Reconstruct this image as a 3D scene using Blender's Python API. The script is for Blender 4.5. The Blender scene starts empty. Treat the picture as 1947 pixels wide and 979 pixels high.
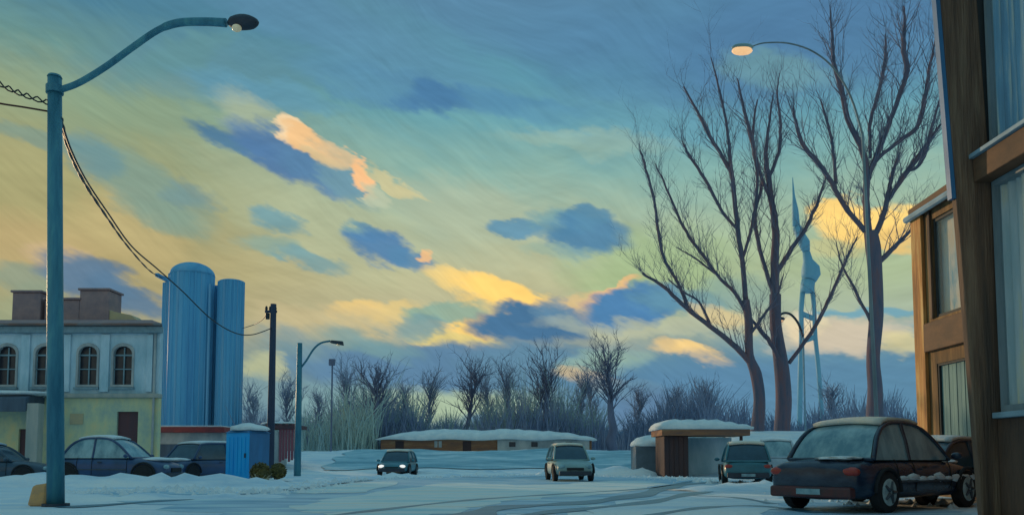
import bpy, bmesh, math, random
from mathutils import Vector, Matrix
from mathutils.geometry import tessellate_polygon
random.seed(7)
R = math.radians
C = bpy.context.scene.collection
SC = bpy.context.scene

# ---------------------------------------------------------------- camera
F, CX, Y0, PITCH, EYE = 1528.0, 973.5, 765.15, R(4), 0.95
cam_d = bpy.data.cameras.new('camera'); cam = bpy.data.objects.new('camera', cam_d); C.objects.link(cam)
cam.location = (0, 0, EYE); cam.rotation_euler = (R(90) + PITCH, 0, 0)
cam_d.sensor_width = 36; cam_d.lens = F / 1947 * 36; cam_d.shift_y = (Y0 - 489.5) / 1947
cam_d.clip_end = 3000; cam_d.clip_start = 0.1
SC.camera = cam

def ray(px, py):
    u, v = (px - CX) / F, (Y0 - py) / F
    return Vector((u, math.cos(PITCH) - v * math.sin(PITCH), math.sin(PITCH) + v * math.cos(PITCH)))
def W(px, py, Y):                     # where the sight line of a picture point meets the distance Y
    d = ray(px, py); t = Y / d.y
    return Vector((d.x * t, Y, EYE + d.z * t))
def G(px, py, z=0.0):                 # where it meets the ground
    d = ray(px, py); t = (z - EYE) / d.z
    return Vector((d.x * t, d.y * t, z))
def azel(px, py):
    d = ray(px, py).normalized()
    return math.atan2(d.x, d.y), math.asin(d.z)
def lin(c):
    return tuple(((x / 255) / 12.92 if x <= 10 else ((x / 255 + .055) / 1.055) ** 2.4) for x in c)

# ---------------------------------------------------------------- world
SUN_AZ, SUN_EL = -42, 9
SC.cycles.max_bounces = 4; SC.cycles.diffuse_bounces = 2; SC.cycles.glossy_bounces = 2; SC.cycles.transparent_max_bounces = 6
SC.view_settings.view_transform = 'Standard'; SC.view_settings.look = 'None'
SC.view_settings.exposure = 0; SC.view_settings.gamma = 1
world = bpy.data.worlds.new('World'); SC.world = world; world.use_nodes = True
nt = world.node_tree; N = nt.nodes; L = nt.links; N.clear()
def nd(tp, **kw):
    n = N.new(tp)
    for k, v in kw.items(): setattr(n, k, v)
    return n
def math_(op, a, b=None, c=None):
    n = nd('ShaderNodeMath', operation=op)
    for i, v in enumerate((a, b, c)):
        if v is None: continue
        if isinstance(v, (int, float)): n.inputs[i].default_value = v
        else: L.new(v, n.inputs[i])
    return n.outputs[0]
def mixc(fac, a, b, blend='MIX'):
    n = nd('ShaderNodeMix', data_type='RGBA', blend_type=blend)
    for s, v in ((n.inputs[0], fac), (n.inputs[6], a), (n.inputs[7], b)):
        if isinstance(v, (int, float)): s.default_value = v
        elif isinstance(v, tuple): s.default_value = (*v[:3], 1)
        else: L.new(v, s)
    return n.outputs[2]
def vmap(v, loc=(0,0,0), rot=(0,0,0), scale=(1,1,1), tp='POINT'):
    n = nd('ShaderNodeMapping', vector_type=tp); L.new(v, n.inputs[0])
    n.inputs[1].default_value = loc; n.inputs[2].default_value = rot; n.inputs[3].default_value = scale
    return n.outputs[0]
def noise(v, scale, detail=3, rough=.55):
    n = nd('ShaderNodeTexNoise'); L.new(v, n.inputs['Vector']); n.inputs['Scale'].default_value = scale
    n.inputs['Detail'].default_value = detail; n.inputs['Roughness'].default_value = rough
    return n
tc = nd('ShaderNodeTexCoord'); sep = nd('ShaderNodeSeparateXYZ'); L.new(tc.outputs['Generated'], sep.inputs[0])
az = math_('ARCTAN2', sep.outputs[0], sep.outputs[1]); el = math_('ARCSINE', sep.outputs[2])
cmb = nd('ShaderNodeCombineXYZ'); L.new(az, cmb.inputs[0]); L.new(el, cmb.inputs[1]); cmb.inputs[2].default_value = 1.0
raw = cmb.outputs[0]
# brushed, wind-drawn cloud texture: everything is warped along streaks falling to the right
def strokes(deg, along, across):      # coordinates stretched along strokes that fall to the right
    return vmap(raw, rot=(0, 0, R(-deg)), scale=(1 / along, 1 / across, 1), tp='TEXTURE')
n1 = noise(strokes(26, 9, 50), 1.0, 3, .65); n2 = noise(strokes(12, 13, 26), 1.0, 4, .62)
def offs(n, amp):
    s = nd('ShaderNodeVectorMath', operation='SUBTRACT'); L.new(n.outputs['Color'], s.inputs[0]); s.inputs[1].default_value = (.5, .5, .5)
    m = nd('ShaderNodeVectorMath', operation='MULTIPLY'); L.new(s.outputs[0], m.inputs[0]); m.inputs[1].default_value = (amp[0], amp[1], 0)
    return m.outputs[0]
def vadd(a, b):
    s = nd('ShaderNodeVectorMath', operation='ADD'); L.new(a, s.inputs[0]); L.new(b, s.inputs[1]); return s.outputs[0]
co = vadd(vadd(raw, offs(n1, (.040, .020))), offs(n2, (.060, .046)))
sp2 = nd('ShaderNodeSeparateXYZ'); L.new(co, sp2.inputs[0])
def ramp(stops, x=1200):
    cr = nd('ShaderNodeValToRGB'); e = cr.color_ramp.elements
    pts = sorted([(azel(973, py)[1] / (math.pi / 2), c) for py, c in stops])
    pts = [(0.0, pts[0][1])] + pts + [(.42, (92, 138, 160)), (.6, (104, 152, 170)), (1.0, (104, 152, 172))]
    e[0].position, e[0].color = pts[0][0], (*lin(pts[0][1]), 1)
    e[1].position, e[1].color = pts[-1][0], (*lin(pts[-1][1]), 1)
    for p, c in pts[1:-1]:
        q = e.new(p); q.color = (*lin(c), 1)
    f = math_('MULTIPLY', sp2.outputs[1], 2 / math.pi); L.new(f, cr.inputs[0])
    return cr.outputs[0]
left = ramp([(0,(64,112,144)),(100,(68,118,144)),(190,(98,138,138)),(270,(136,152,124)),(400,(150,149,107)),(520,(160,146,100)),(600,(160,147,106)),(690,(146,154,134)),(780,(98,132,148)),(860,(90,124,142))])
mid = ramp([(0,(84,130,156)),(150,(82,140,162)),(230,(98,152,164)),(320,(128,166,160)),(430,(160,174,152)),(530,(180,177,142)),(620,(174,168,138)),(690,(76,118,148)),(800,(82,116,142))])
right = ramp([(0,(72,118,156)),(150,(78,128,160)),(260,(92,146,166)),(340,(120,164,164)),(430,(150,174,154)),(540,(160,176,142)),(620,(156,170,154)),(690,(92,134,158)),(800,(80,122,152))])
def sstep(v, a, b):
    n = nd('ShaderNodeMapRange', interpolation_type='SMOOTHSTEP'); L.new(v, n.inputs[0])
    n.inputs[1].default_value = a; n.inputs[2].default_value = b; return n.outputs[0]
a_l, a_m, a_r = azel(150, 500)[0], azel(850, 500)[0], azel(1480, 500)[0]
sky = mixc(sstep(sp2.outputs[0], a_l, a_m), left, mid)
sky = mixc(sstep(sp2.outputs[0], a_m + .05, a_r), sky, right)
BL = (66, 112, 150)
clouds = [  # px, py, rx, ry, tilt, colour, strength, softness
 (270,205,150,45,-4,(132,162,140),.5,.8), (40,330,90,60,0,(180,172,125),.5,.8), (70,268,90,16,4,(112,150,150),.6,.6),
 (40,470,120,50,0,(206,180,130),.6,.8), (240,440,90,55,20,(200,180,128),.7,.7), (60,600,90,40,0,(150,170,140),.5,.7),
 (270,355,120,42,28,(126,158,150),.8,.6), (175,300,45,34,35,(104,148,162),.7,.6), (360,365,48,26,0,(112,148,156),.7,.5), (310,410,70,22,10,(134,162,148),.6,.6),
 (45,530,70,26,0,(132,158,146),.7,.5), (110,490,50,16,0,(206,178,140),.7,.6), (170,535,95,36,10,(92,126,160),.95,.35), (240,568,75,28,18,(88,124,158),.9,.35),
 (400,130,160,50,-8,(92,142,166),.6,.8), (500,175,130,24,4,(86,140,168),.7,.6), (340,110,100,24,-30,(100,150,156),.5,.7),
 (640,60,260,40,14,(84,130,164),.6,.8), (750,165,150,30,8,(80,130,166),.7,.6), (825,188,62,22,4,(62,112,158),.85,.5), (1010,205,110,20,6,(70,124,164),.7,.6),
 (1010,40,200,60,6,(76,120,160),.6,.8), (1240,120,180,80,10,(74,122,160),.6,.8), (1180,240,180,28,6,(92,148,170),.6,.7), (1120,270,140,16,5,(150,175,160),.5,.6),
 (1600,60,260,90,0,(68,110,156),.6,.8), (1480,130,100,34,16,(102,146,158),.75,.5),
 (480,225,60,30,30,(168,176,150),.6,.7), (620,420,150,60,20,(172,178,146),.5,.8), (900,400,120,40,10,(168,178,155),.5,.8), (1230,520,110,60,0,(150,176,130),.7,.8),
 (455,272,85,20,10,BL,.9,.4), (530,292,95,34,24,(74,114,160),.95,.35), (610,322,75,30,24,(80,122,162),.9,.4), (660,345,50,20,35,(110,150,162),.6,.6),
 (548,244,32,22,30,(236,202,160),.95,.3), (588,272,55,17,26,(232,184,130),.95,.35), (620,300,34,12,20,(196,178,140),.7,.5), (655,300,52,12,30,(206,178,140),.85,.4), (684,332,36,17,52,(240,182,128),.95,.3), (745,350,52,10,28,(206,190,140),.7,.5), (712,368,24,16,20,(176,184,160),.8,.4),
 (530,416,50,21,14,(104,146,158),.9,.4), (525,470,64,18,6,(124,156,150),.7,.5), (585,490,60,15,10,(108,148,158),.8,.5),
 (690,440,34,14,14,(96,144,162),.8,.4), (722,470,60,32,16,(72,120,166),.95,.3), (778,490,60,20,12,(78,126,166),.9,.35), (818,482,20,13,35,(226,176,124),.9,.35),
 (972,436,46,16,8,(84,136,168),.9,.35), (1045,425,40,24,6,(104,150,162),.8,.5), (1108,446,82,30,6,(70,122,160),.95,.35), (1120,418,40,16,0,(80,130,162),.9,.4), (1060,475,60,14,0,(140,168,156),.6,.5),
 (680,588,44,18,0,(226,190,118),.85,.5), (745,592,52,16,-14,(214,186,122),.8,.5), (620,620,120,30,0,(196,178,136),.6,.7),
 (905,545,85,18,16,(232,198,122),.9,.45), (965,562,86,24,18,(250,204,108),1,.3), (898,615,46,46,30,(238,196,108),.95,.4), (850,642,66,12,4,(210,190,120),.9,.5), (935,656,34,8,10,(216,196,120),.8,.5),
 (845,592,76,18,-6,(134,162,148),.95,.35), (800,618,46,18,-10,(110,146,154),.8,.5),
 (1120,580,70,20,-10,(212,180,130),.85,.5), (1010,618,112,34,3,(64,108,148),1,.25), (1060,600,50,20,20,(92,130,160),.8,.4),
 (1158,556,58,8,-24,(228,178,122),.85,.4), (1205,580,98,34,-8,(68,120,168),1,.3), (1290,572,80,24,4,(90,138,164),.85,.4), (1400,560,60,26,10,(116,150,150),.6,.6),
 (1250,620,180,14,2,(176,180,156),.6,.6), (1370,600,60,16,20,(206,184,136),.8,.5), (1290,662,50,14,10,(226,190,128),.8,.5), (1335,672,46,17,18,(234,196,128),.95,.35),
 (620,690,90,26,0,(100,136,156),.8,.5), (760,705,170,46,0,(84,122,158),.9,.5), (900,688,150,34,0,(84,122,156),.9,.5), (700,655,90,22,10,(108,144,150),.8,.6), (560,660,60,24,20,(112,140,150),.7,.6),
 (1030,700,130,34,4,(88,128,156),.9,.5), (1150,690,70,24,-8,(140,168,156),.85,.5), (1120,722,56,17,10,(212,180,126),.9,.4), (1190,745,60,18,0,(170,184,150),.7,.6),
 (870,768,170,28,0,(168,186,156),.85,.5), (500,700,40,22,0,(178,180,142),.8,.5), (500,750,60,30,0,(120,150,158),.6,.6), (640,770,80,36,0,(124,158,162),.7,.6),
 (1400,745,320,58,0,(80,124,160),.9,.5), (1240,790,90,40,0,(86,118,154),.8,.5),
 (1650,425,96,38,8,(246,204,116),1,.3), (1592,398,40,20,-8,(240,198,112),.95,.35), (1720,450,50,24,0,(226,186,110),.9,.4), (1600,470,60,16,0,(196,186,130),.6,.6),
 (1640,600,130,9,2,(92,150,176),.8,.5), (1600,640,120,24,0,(204,186,164),.85,.5), (1715,655,40,20,0,(202,190,142),.8,.5), (1520,620,36,22,0,(226,206,170),.8,.5), (1640,760,180,70,0,(82,126,158),.85,.5),
]
for (px, py, rx, ry, rot, col, st, soft) in clouds:
    if px < 450: col = tuple(c * .92 for c in col)
    a, e_ = azel(px, py); sx = rx * (azel(px + 1, py)[0] - a); sy = ry * (e_ - azel(px, py + 1)[1]); c_, s_ = math.cos(R(-rot)), math.sin(R(-rot))
    dep = nd('ShaderNodeVectorMath', operation='MULTIPLY_ADD'); L.new(sky, dep.inputs[0]); dep.inputs[1].default_value = (1e-7, 1e-7, 0); L.new(co, dep.inputs[2])
    q = []
    for vec in ((c_ / sx, s_ / sx, -(c_ * a + s_ * e_) / sx), (-s_ / sy, c_ / sy, (s_ * a - c_ * e_) / sy)):
        d_ = nd('ShaderNodeVectorMath', operation='DOT_PRODUCT'); L.new(dep.outputs[0], d_.inputs[0]); d_.inputs[1].default_value = vec; q.append(d_.outputs['Value'])
    r2 = math_('MULTIPLY_ADD', q[1], q[1], math_('MULTIPLY', q[0], q[0]))
    mr = nd('ShaderNodeMapRange', interpolation_type='SMOOTHSTEP'); L.new(r2, mr.inputs[0])
    mr.inputs[1].default_value = (1 + soft) ** 2; mr.inputs[2].default_value = (1 - soft) ** 2; mr.inputs[3].default_value = 0; mr.inputs[4].default_value = st
    sky = mixc(mr.outputs[0], sky, lin(col))
# fine brushed streaks of high cirrus, in two directions, strongest where a broad noise lets them through
bend = vadd(raw, offs(noise(raw, 3.0, 1), (.25, .25)))
def strokes2(deg, along, across): return vmap(bend, rot=(0, 0, R(-deg)), scale=(1 / along, 1 / across, 1), tp='TEXTURE')
n3 = noise(strokes2(24, 9, 70), 1.0, 2, .7); n4 = noise(strokes2(-4, 10, 60), 1.0, 2, .7); n5 = noise(strokes2(38, 14, 200), 1.0, 1, .6)
am = sstep(n2.outputs['Fac'], .35, .65)
br = math_('ADD', math_('MULTIPLY', n3.outputs['Fac'], .30), math_('MULTIPLY', n4.outputs['Fac'], .20))
br = math_('ADD', br, math_('MULTIPLY', math_('MULTIPLY', math_('SUBTRACT', n5.outputs['Fac'], .5), am), .16))
br = math_('ADD', br, .77)
cb = nd('ShaderNodeCombineXYZ'); [L.new(br, cb.inputs[i]) for i in range(3)]
sky = mixc(1.0, sky, cb.outputs[0], 'MULTIPLY')
hs = nd('ShaderNodeHueSaturation'); hs.inputs['Saturation'].default_value = .96; sky = mixc(1.0, sky, (1.12, 1.14, 1.07), 'MULTIPLY'); L.new(sky, hs.inputs['Color']); sky = hs.outputs[0]
nish = nd('ShaderNodeTexSky', sky_type='NISHITA'); nish.sun_disc = False
nish.sun_elevation = R(SUN_EL); nish.sun_rotation = R(SUN_AZ)
nsc = nd('ShaderNodeVectorMath', operation='SCALE'); L.new(nish.outputs[0], nsc.inputs[0]); nsc.inputs['Scale'].default_value = .05
sky = mixc(.004, sky, nsc.outputs[0])
bg = nd('ShaderNodeBackground'); L.new(sky, bg.inputs[0]); bg.inputs[1].default_value = 1.0
wo = nd('ShaderNodeOutputWorld'); L.new(bg.outputs[0], wo.inputs[0])

# ---------------------------------------------------------------- sun
sd = bpy.data.lights.new('sun', 'SUN'); sun = bpy.data.objects.new('sun', sd); C.objects.link(sun)
sd.energy = 1.7; sd.angle = R(.8); sd.color = (1, .68, .36)
dv = Vector((math.sin(R(SUN_AZ)) * math.cos(R(SUN_EL)), math.cos(R(SUN_AZ)) * math.cos(R(SUN_EL)), math.sin(R(SUN_EL))))
sun.rotation_euler = dv.to_track_quat('Z', 'Y').to_euler()

# ---------------------------------------------------------------- materials
def mat(name, c1, c2=None, scale=(2, 2, 2), rough=.7, metal=0, bump=.15, c3=None, emit=None, spec=.5, fine=30):
    m = bpy.data.materials.new(name); m.use_nodes = True; t = m.node_tree; b = t.nodes['Principled BSDF']
    b.inputs['Roughness'].default_value = rough; b.inputs['Metallic'].default_value = metal
    b.inputs['Specular IOR Level'].default_value = spec
    c2 = c2 or tuple(x * .75 for x in c1)
    tc = t.nodes.new('ShaderNodeTexCoord'); mp = t.nodes.new('ShaderNodeMapping'); mp.inputs[3].default_value = scale
    t.links.new(tc.outputs['Object'], mp.inputs[0])
    n = t.nodes.new('ShaderNodeTexNoise'); n.inputs['Scale'].default_value = 1; n.inputs['Detail'].default_value = 5; n.inputs['Roughness'].default_value = .65
    t.links.new(mp.outputs[0], n.inputs['Vector'])
    cr = t.nodes.new('ShaderNodeValToRGB'); e = cr.color_ramp.elements
    e[0].position = .36; e[0].color = (*c2, 1); e[1].position = .64; e[1].color = (*c1, 1)
    if c3: q = e.new(.52); q.color = (*c1, 1); e[len(e) - 1].color = (*c3, 1)
    t.links.new(n.outputs['Fac'], cr.inputs[0]); t.links.new(cr.outputs[0], b.inputs['Base Color'])
    if bump:
        n2 = t.nodes.new('ShaderNodeTexNoise'); n2.inputs['Scale'].default_value = 6; n2.inputs['Detail'].default_value = 4
        t.links.new(mp.outputs[0], n2.inputs['Vector'])
        bp = t.nodes.new('ShaderNodeBump'); bp.inputs['Strength'].default_value = bump; bp.inputs['Distance'].default_value = .05
        hsrc = n2.outputs['Fac']
        if name in ('snow', 'wet_road', 'trodden_slush', 'fresh_snow', 'shaded_far_lane', 'wet_rut'):     # crust and grit
            n6 = t.nodes.new('ShaderNodeTexNoise'); n6.inputs['Scale'].default_value = 3.5; n6.inputs['Detail'].default_value = 6; n6.inputs['Roughness'].default_value = .7
            t.links.new(tc.outputs['Object'], n6.inputs['Vector'])
            ad = t.nodes.new('ShaderNodeMath'); ad.operation = 'MULTIPLY_ADD'; t.links.new(n6.outputs['Fac'], ad.inputs[0]); ad.inputs[1].default_value = 1.6; t.links.new(hsrc, ad.inputs[2]); hsrc = ad.outputs[0]
        t.links.new(hsrc, bp.inputs['Height']); t.links.new(bp.outputs[0], b.inputs['Normal'])
    if emit:
        b.inputs['Emission Color'].default_value = (*emit[0], 1); b.inputs['Emission Strength'].default_value = emit[1]
    return m
def glass(name, tint, alpha=.55, rough=.05):
    m = bpy.data.materials.new(name); m.use_nodes = True; t = m.node_tree; b = t.nodes['Principled BSDF']
    b.inputs['Base Color'].default_value = (*tint, 1); b.inputs['Roughness'].default_value = rough; b.inputs['Specular IOR Level'].default_value = .9
    b.inputs['Alpha'].default_value = alpha
    return m
V = (2.2, 2.2, .35)     # upright strokes
M = dict(
 snow=mat('snow', (.82,.90,.98), (.54,.72,.90), (.14,.55,1), .75, bump=1.0, c3=(.94,.96,.98)),
 road=mat('wet_road', (.40,.60,.78), (.18,.40,.58), (.3,1.3,1), .5, bump=.4, c3=(.60,.78,.84)),
 shaded_lane=mat('shaded_far_lane', (.34,.58,.70), (.17,.38,.50), (.22,.7,1), .7, bump=.6, c3=(.66,.80,.88)),  # far road in shade, the shade painted in as darker teal
 rut=mat('wet_rut', (.08,.26,.38), (.05,.18,.29), (.3,1.2,1), .4, bump=.3),
 slush=mat('trodden_slush', (.84,.86,.86), (.48,.70,.78), (.25,1.3,1), .7, bump=.5, c3=(.86,.78,.70)),
 fresh=mat('fresh_snow', (.88,.92,.95), (.66,.76,.84), (1.2,1.2,1.2), .8, bump=.5),
 teal=mat('teal_steel', (.06,.24,.34), (.035,.17,.26), (4,4,.6), .5, .2, bump=.2, c3=(.09,.31,.38)),
 darkmetal=mat('dark_metal', (.045,.06,.09), None, (6,6,6), .5, .3),
 lens=mat('lamp_lens', (.75,.70,.5), None, (5,5,5), .3, bump=0, emit=((1,.85,.5), .12)),
 cable=mat('black_cable', (.02,.03,.045), None, (8,8,8), .6), rust=mat('rusty_cable', (.12,.03,.025), None, (8,8,8), .7),
 silo=mat('hazy_blue_silo', (.12,.44,.74), (.09,.34,.64), (.9,.9,.06), .65, bump=.25, c3=(.17,.46,.74)),  # distance haze put into the silo blue
 silo2=mat('pale_silo', (.22,.48,.72), (.14,.38,.64), (.9,.9,.06), .65, bump=.2),
 wallblue=mat('blue_grey_plaster', (.66,.80,.92), (.36,.56,.68), (.9,.9,.35), .85, bump=.3),
 wallyel=mat('olive_plaster', (.66,.68,.44), (.44,.54,.46), (.8,.8,.5), .85, bump=.3, c3=(.84,.70,.38)),
 wallgrey=mat('grey_plaster', (.55,.55,.55), (.30,.34,.38), (1,1,.6), .85),
 tan=mat('tan_plaster', (.50,.48,.44), (.34,.38,.38), V, .85),
 cornice=mat('brown_cornice', (.26,.13,.10), (.14,.12,.13), (.6,2,2), .8, c3=(.20,.24,.27)),
 chimney=mat('mauve_brick', (.42,.27,.27), (.28,.20,.23), (1.5,1.5,1.5), .85),
 ochre=mat('ochre_render', (.66,.50,.28), (.5,.42,.30), (1,1,1), .85),
 pane=mat('dark_pane', (.035,.035,.05), (.06,.05,.06), (3,3,3), .25, bump=.05), trim=mat('pale_trim', (.26,.38,.46), None, (4,4,4), .7),
 maroon=mat('maroon_door', (.14,.05,.06), (.09,.05,.07), V, .7), awn=mat('slate_awning', (.10,.15,.22), (.07,.10,.15), V, .8),
 red=mat('red_fascia', (.36,.05,.05), (.20,.04,.05), (2,2,2), .6), pink=mat('red_boards', (.34,.10,.14), None, V, .7),
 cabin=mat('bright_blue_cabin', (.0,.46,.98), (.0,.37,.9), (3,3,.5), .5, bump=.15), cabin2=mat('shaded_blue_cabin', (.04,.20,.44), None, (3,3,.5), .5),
 olive=mat('olive_shrub', (.20,.15,.04), (.10,.09,.04), (4,4,4), .8), straw=mat('pale_straw', (.55,.46,.30), None, (4,4,4), .8),
 brick=mat('rust_brown_brick', (.34,.15,.08), (.20,.11,.09), (.5,1,3), .85, c3=(.40,.24,.14)),
 darkbrown=mat('dark_brown_boards', (.085,.04,.04), (.05,.035,.045), V, .8),
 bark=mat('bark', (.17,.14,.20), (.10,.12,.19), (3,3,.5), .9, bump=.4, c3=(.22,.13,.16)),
 bark2=mat('hazy_far_bark', (.32,.38,.54), (.22,.29,.44), (2,2,.6), .9), barkd=mat('hazy_dark_bark', (.19,.21,.33), None, (2,2,.6), .9),  # far bark lightened and blued, distance haze painted into the colour
 twig=mat('twig', (.26,.21,.28), (.16,.22,.34), (2,2,2), .9), brush=mat('hazy_lilac_brush', (.27,.33,.50), (.17,.24,.40), (.15,.15,.3), .9, c3=(.36,.40,.54)),  # brush colour shifted to lilac blue as painted haze
 brush2=mat('pale_brush', (.52,.62,.56), (.34,.48,.52), (.15,.15,.3), .9),
 tower=mat('hazy_blue_tower', (.22,.50,.68), (.18,.42,.60), (.4,.4,.2), .6),  # tower colour brought near the sky, standing in for haze
 pier=mat('brown_pier', (.16,.095,.065), (.08,.055,.045), (5,5,.35), .75, bump=.5, c3=(.24,.16,.11)),
 bwall=mat('warm_brown_wall', (.22,.12,.05), (.12,.07,.035), (4,4,.5), .75, bump=.35, c3=(.34,.20,.08)),
 sunlit_post=mat('sunlit_ochre_post', (.60,.27,.08), (.32,.14,.05), (5,5,.4), .7, bump=.4, c3=(.80,.52,.20)),  # warm sunlight on the corner post painted into its colour
 polewood=mat('dark_pole_wood', (.05,.07,.13), (.03,.045,.09), (4,4,.5), .8),
 beam=mat('brown_beam', (.17,.085,.045), (.10,.055,.035), (2,2,4), .7), soffit=mat('pale_blue_edge', (.30,.46,.58), None, (2,2,2), .6),
 base=mat('brown_base', (.14,.08,.055), (.08,.05,.04), (3,3,.8), .8, bump=.4),
 wframe=mat('grey_window_frame', (.26,.33,.38), (.16,.22,.26), V, .6), darkframe=mat('dark_reveal', (.04,.05,.06), None, V, .7),
 curtain=mat('blue_sky_reflection', (.20,.50,.78), (.10,.30,.52), (5,7,.28), .8, c3=(.86,.92,.82)),  # blue and cream sky reflection painted on pleated sheets behind the glass
 reflection_sheet2=mat('pale_sky_reflection', (.74,.82,.86), (.5,.64,.70), (4,5,.35), .8, c3=(.95,.88,.62)),  # paler sky reflection painted in for the lower windows
 reflection_sheet3=mat('cream_sky_reflection', (.80,.78,.70), (.25,.48,.62), (3,3,1.0), .8, c3=(.9,.74,.56)),  # cream and blue reflection painted in for the wing window
 plank=mat('teal_planks', (.20,.36,.36), (.12,.25,.28), (6,6,.5), .7, bump=.3),
 tyre=mat('tyre', (.02,.022,.028), None, (9,9,9), .85), rim=mat('snow_caked_rim', (.52,.64,.66), (.34,.44,.48), (6,6,6), .6), hub=mat('grey_rim', (.12,.14,.17), None, (6,6,6), .5, .5),
 glass=glass('car_glass', (.10,.20,.26), 1, .12), glasspale=mat('frosted_glass', (.34,.52,.58), (.12,.26,.34), (2.5,2.5,1.2), .16, bump=.1),
 glassdark=mat('dark_glass', (.03,.09,.15), None, (3,3,3), .12, bump=0), wpane=glass('window_glass', (.35,.50,.58), .14, .04),
 black=mat('black_paint', (.012,.024,.055), (.04,.07,.12), (2,2,5), .25, bump=.05), navy=mat('navy_paint', (.035,.09,.22), (.03,.07,.15), (2,2,2), .35, bump=.05),
 slate=mat('slate_paint', (.05,.10,.16), None, (2,2,2), .35, bump=.05), tealpaint=mat('teal_paint', (.05,.22,.30), None, (2,2,2), .35, bump=.05),
 paleteal=mat('pale_teal_paint', (.28,.44,.46), None, (2,2,2), .4, bump=.05), greyblue=mat('grey_blue_paint', (.16,.22,.28), None, (2,2,2), .4, bump=.05),
 whitep=mat('snowy_paint', (.48,.58,.66), (.34,.44,.54), (2,2,2), .5), creamy=mat('sunlit_snow', (.84,.76,.62), (.70,.68,.66), (2,2,2), .75, bump=.3),  # yellow sun highlight of the car roofs painted into the snow tint
 tail=mat('tail_lamp', (.45,.05,.04), None, (5,5,5), .3, bump=0), bumper=mat('dark_red_bumper', (.12,.03,.035), (.05,.03,.04), (4,4,4), .5),
 headl=mat('head_lamp', (.85,.85,.8), None, (5,5,5), .3, bump=0, emit=((1,.95,.9), .8)), orange=mat('orange_block', (.80,.42,.16), (.60,.34,.18), (5,5,5), .8),
)

# ---------------------------------------------------------------- mesh helpers
ORG = {}
def link(o): C.objects.link(o); return o
def thing(name, label, cat, loc=(0,0,0), rotz=0, group=None):
    o = link(bpy.data.objects.new(name, None)); o.location = loc; o.rotation_euler = (0, 0, rotz); o.empty_display_size = .3
    o['label'] = label; o['category'] = cat
    if group: o['group'] = group
    ORG[o.name] = Vector(loc); return o
def obj(name, bm, m, parent=None, local=False, smooth=False, bevel=0, label=None, kind=None):
    if parent is not None and not local: bmesh.ops.translate(bm, verts=bm.verts, vec=-ORG[parent.name])
    bmesh.ops.recalc_face_normals(bm, faces=bm.faces)
    me = bpy.data.meshes.new(name); bm.to_mesh(me); bm.free(); me.materials.append(M[m])
    if smooth: me.polygons.foreach_set('use_smooth', [True] * len(me.polygons))
    o = link(bpy.data.objects.new(name, me)); o.parent = parent
    if bevel:
        b = o.modifiers.new('bevel', 'BEVEL'); b.width = bevel; b.segments = 2; b.limit_method = 'ANGLE'
    if label: o['label'] = label
    if kind: o['kind'] = kind
    ORG[o.name] = ORG[parent.name] if parent is not None else Vector((0,0,0))
    return o
def tag(o, label, cat, group=None, base=None):
    o['label'] = label; o['category'] = cat
    if group: o['group'] = group
    if base is not None:
        o.data.transform(Matrix.Translation(-Vector(base))); o.location = base
    return o
def box(x0, x1, y0, y1, z0, z1, bm=None):
    bm = bm or bmesh.new(); v = [bm.verts.new((x, y, z)) for x in (x0, x1) for y in (y0, y1) for z in (z0, z1)]
    for f in ((0,1,3,2),(4,6,7,5),(0,4,5,1),(2,3,7,6),(0,2,6,4),(1,5,7,3)): bm.faces.new([v[i] for i in f])
    return bm
def hexa(p, bm=None):      # eight corners, bottom ring then top ring
    bm = bm or bmesh.new(); v = [bm.verts.new(q) for q in p]
    for f in ((3,2,1,0),(4,5,6,7),(0,1,5,4),(1,2,6,5),(2,3,7,6),(3,0,4,7)): bm.faces.new([v[i] for i in f])
    return bm
def tube(pts, rad, seg=6, bm=None, cap=True):
    bm = bm or bmesh.new(); pts = [Vector(p) for p in pts]
    if isinstance(rad, (int, float)): rad = [rad] * len(pts)
    rings = []; d0 = (pts[1] - pts[0]).normalized(); a = d0.orthogonal().normalized()
    for i, p in enumerate(pts):
        d = (pts[min(i + 1, len(pts) - 1)] - pts[max(i - 1, 0)]).normalized()
        a = (a - d * a.dot(d)); a = a.normalized() if a.length > 1e-6 else d.orthogonal().normalized()
        b = d.cross(a)
        rings.append([bm.verts.new(p + (a * math.cos(2 * math.pi * k / seg) + b * math.sin(2 * math.pi * k / seg)) * rad[i]) for k in range(seg)])
    for r0, r1 in zip(rings, rings[1:]):
        for k in range(seg): bm.faces.new((r0[k], r0[(k + 1) % seg], r1[(k + 1) % seg], r1[k]))
    if cap: bm.faces.new(rings[0][::-1]); bm.faces.new(rings[-1])
    return bm
def spline(pts, n=6):
    pts = [Vector(p) for p in pts]; q = [pts[0]] + pts + [pts[-1]]; out = []
    for i in range(1, len(q) - 2):
        for k in range(n):
            t = k / n; a, b, c, d = q[i-1], q[i], q[i+1], q[i+2]
            out.append(.5 * ((2*b) + (c - a) * t + (2*a - 5*b + 4*c - d) * t*t + (3*b - a - 3*c + d) * t**3))
    return out + [pts[-1]]
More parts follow.
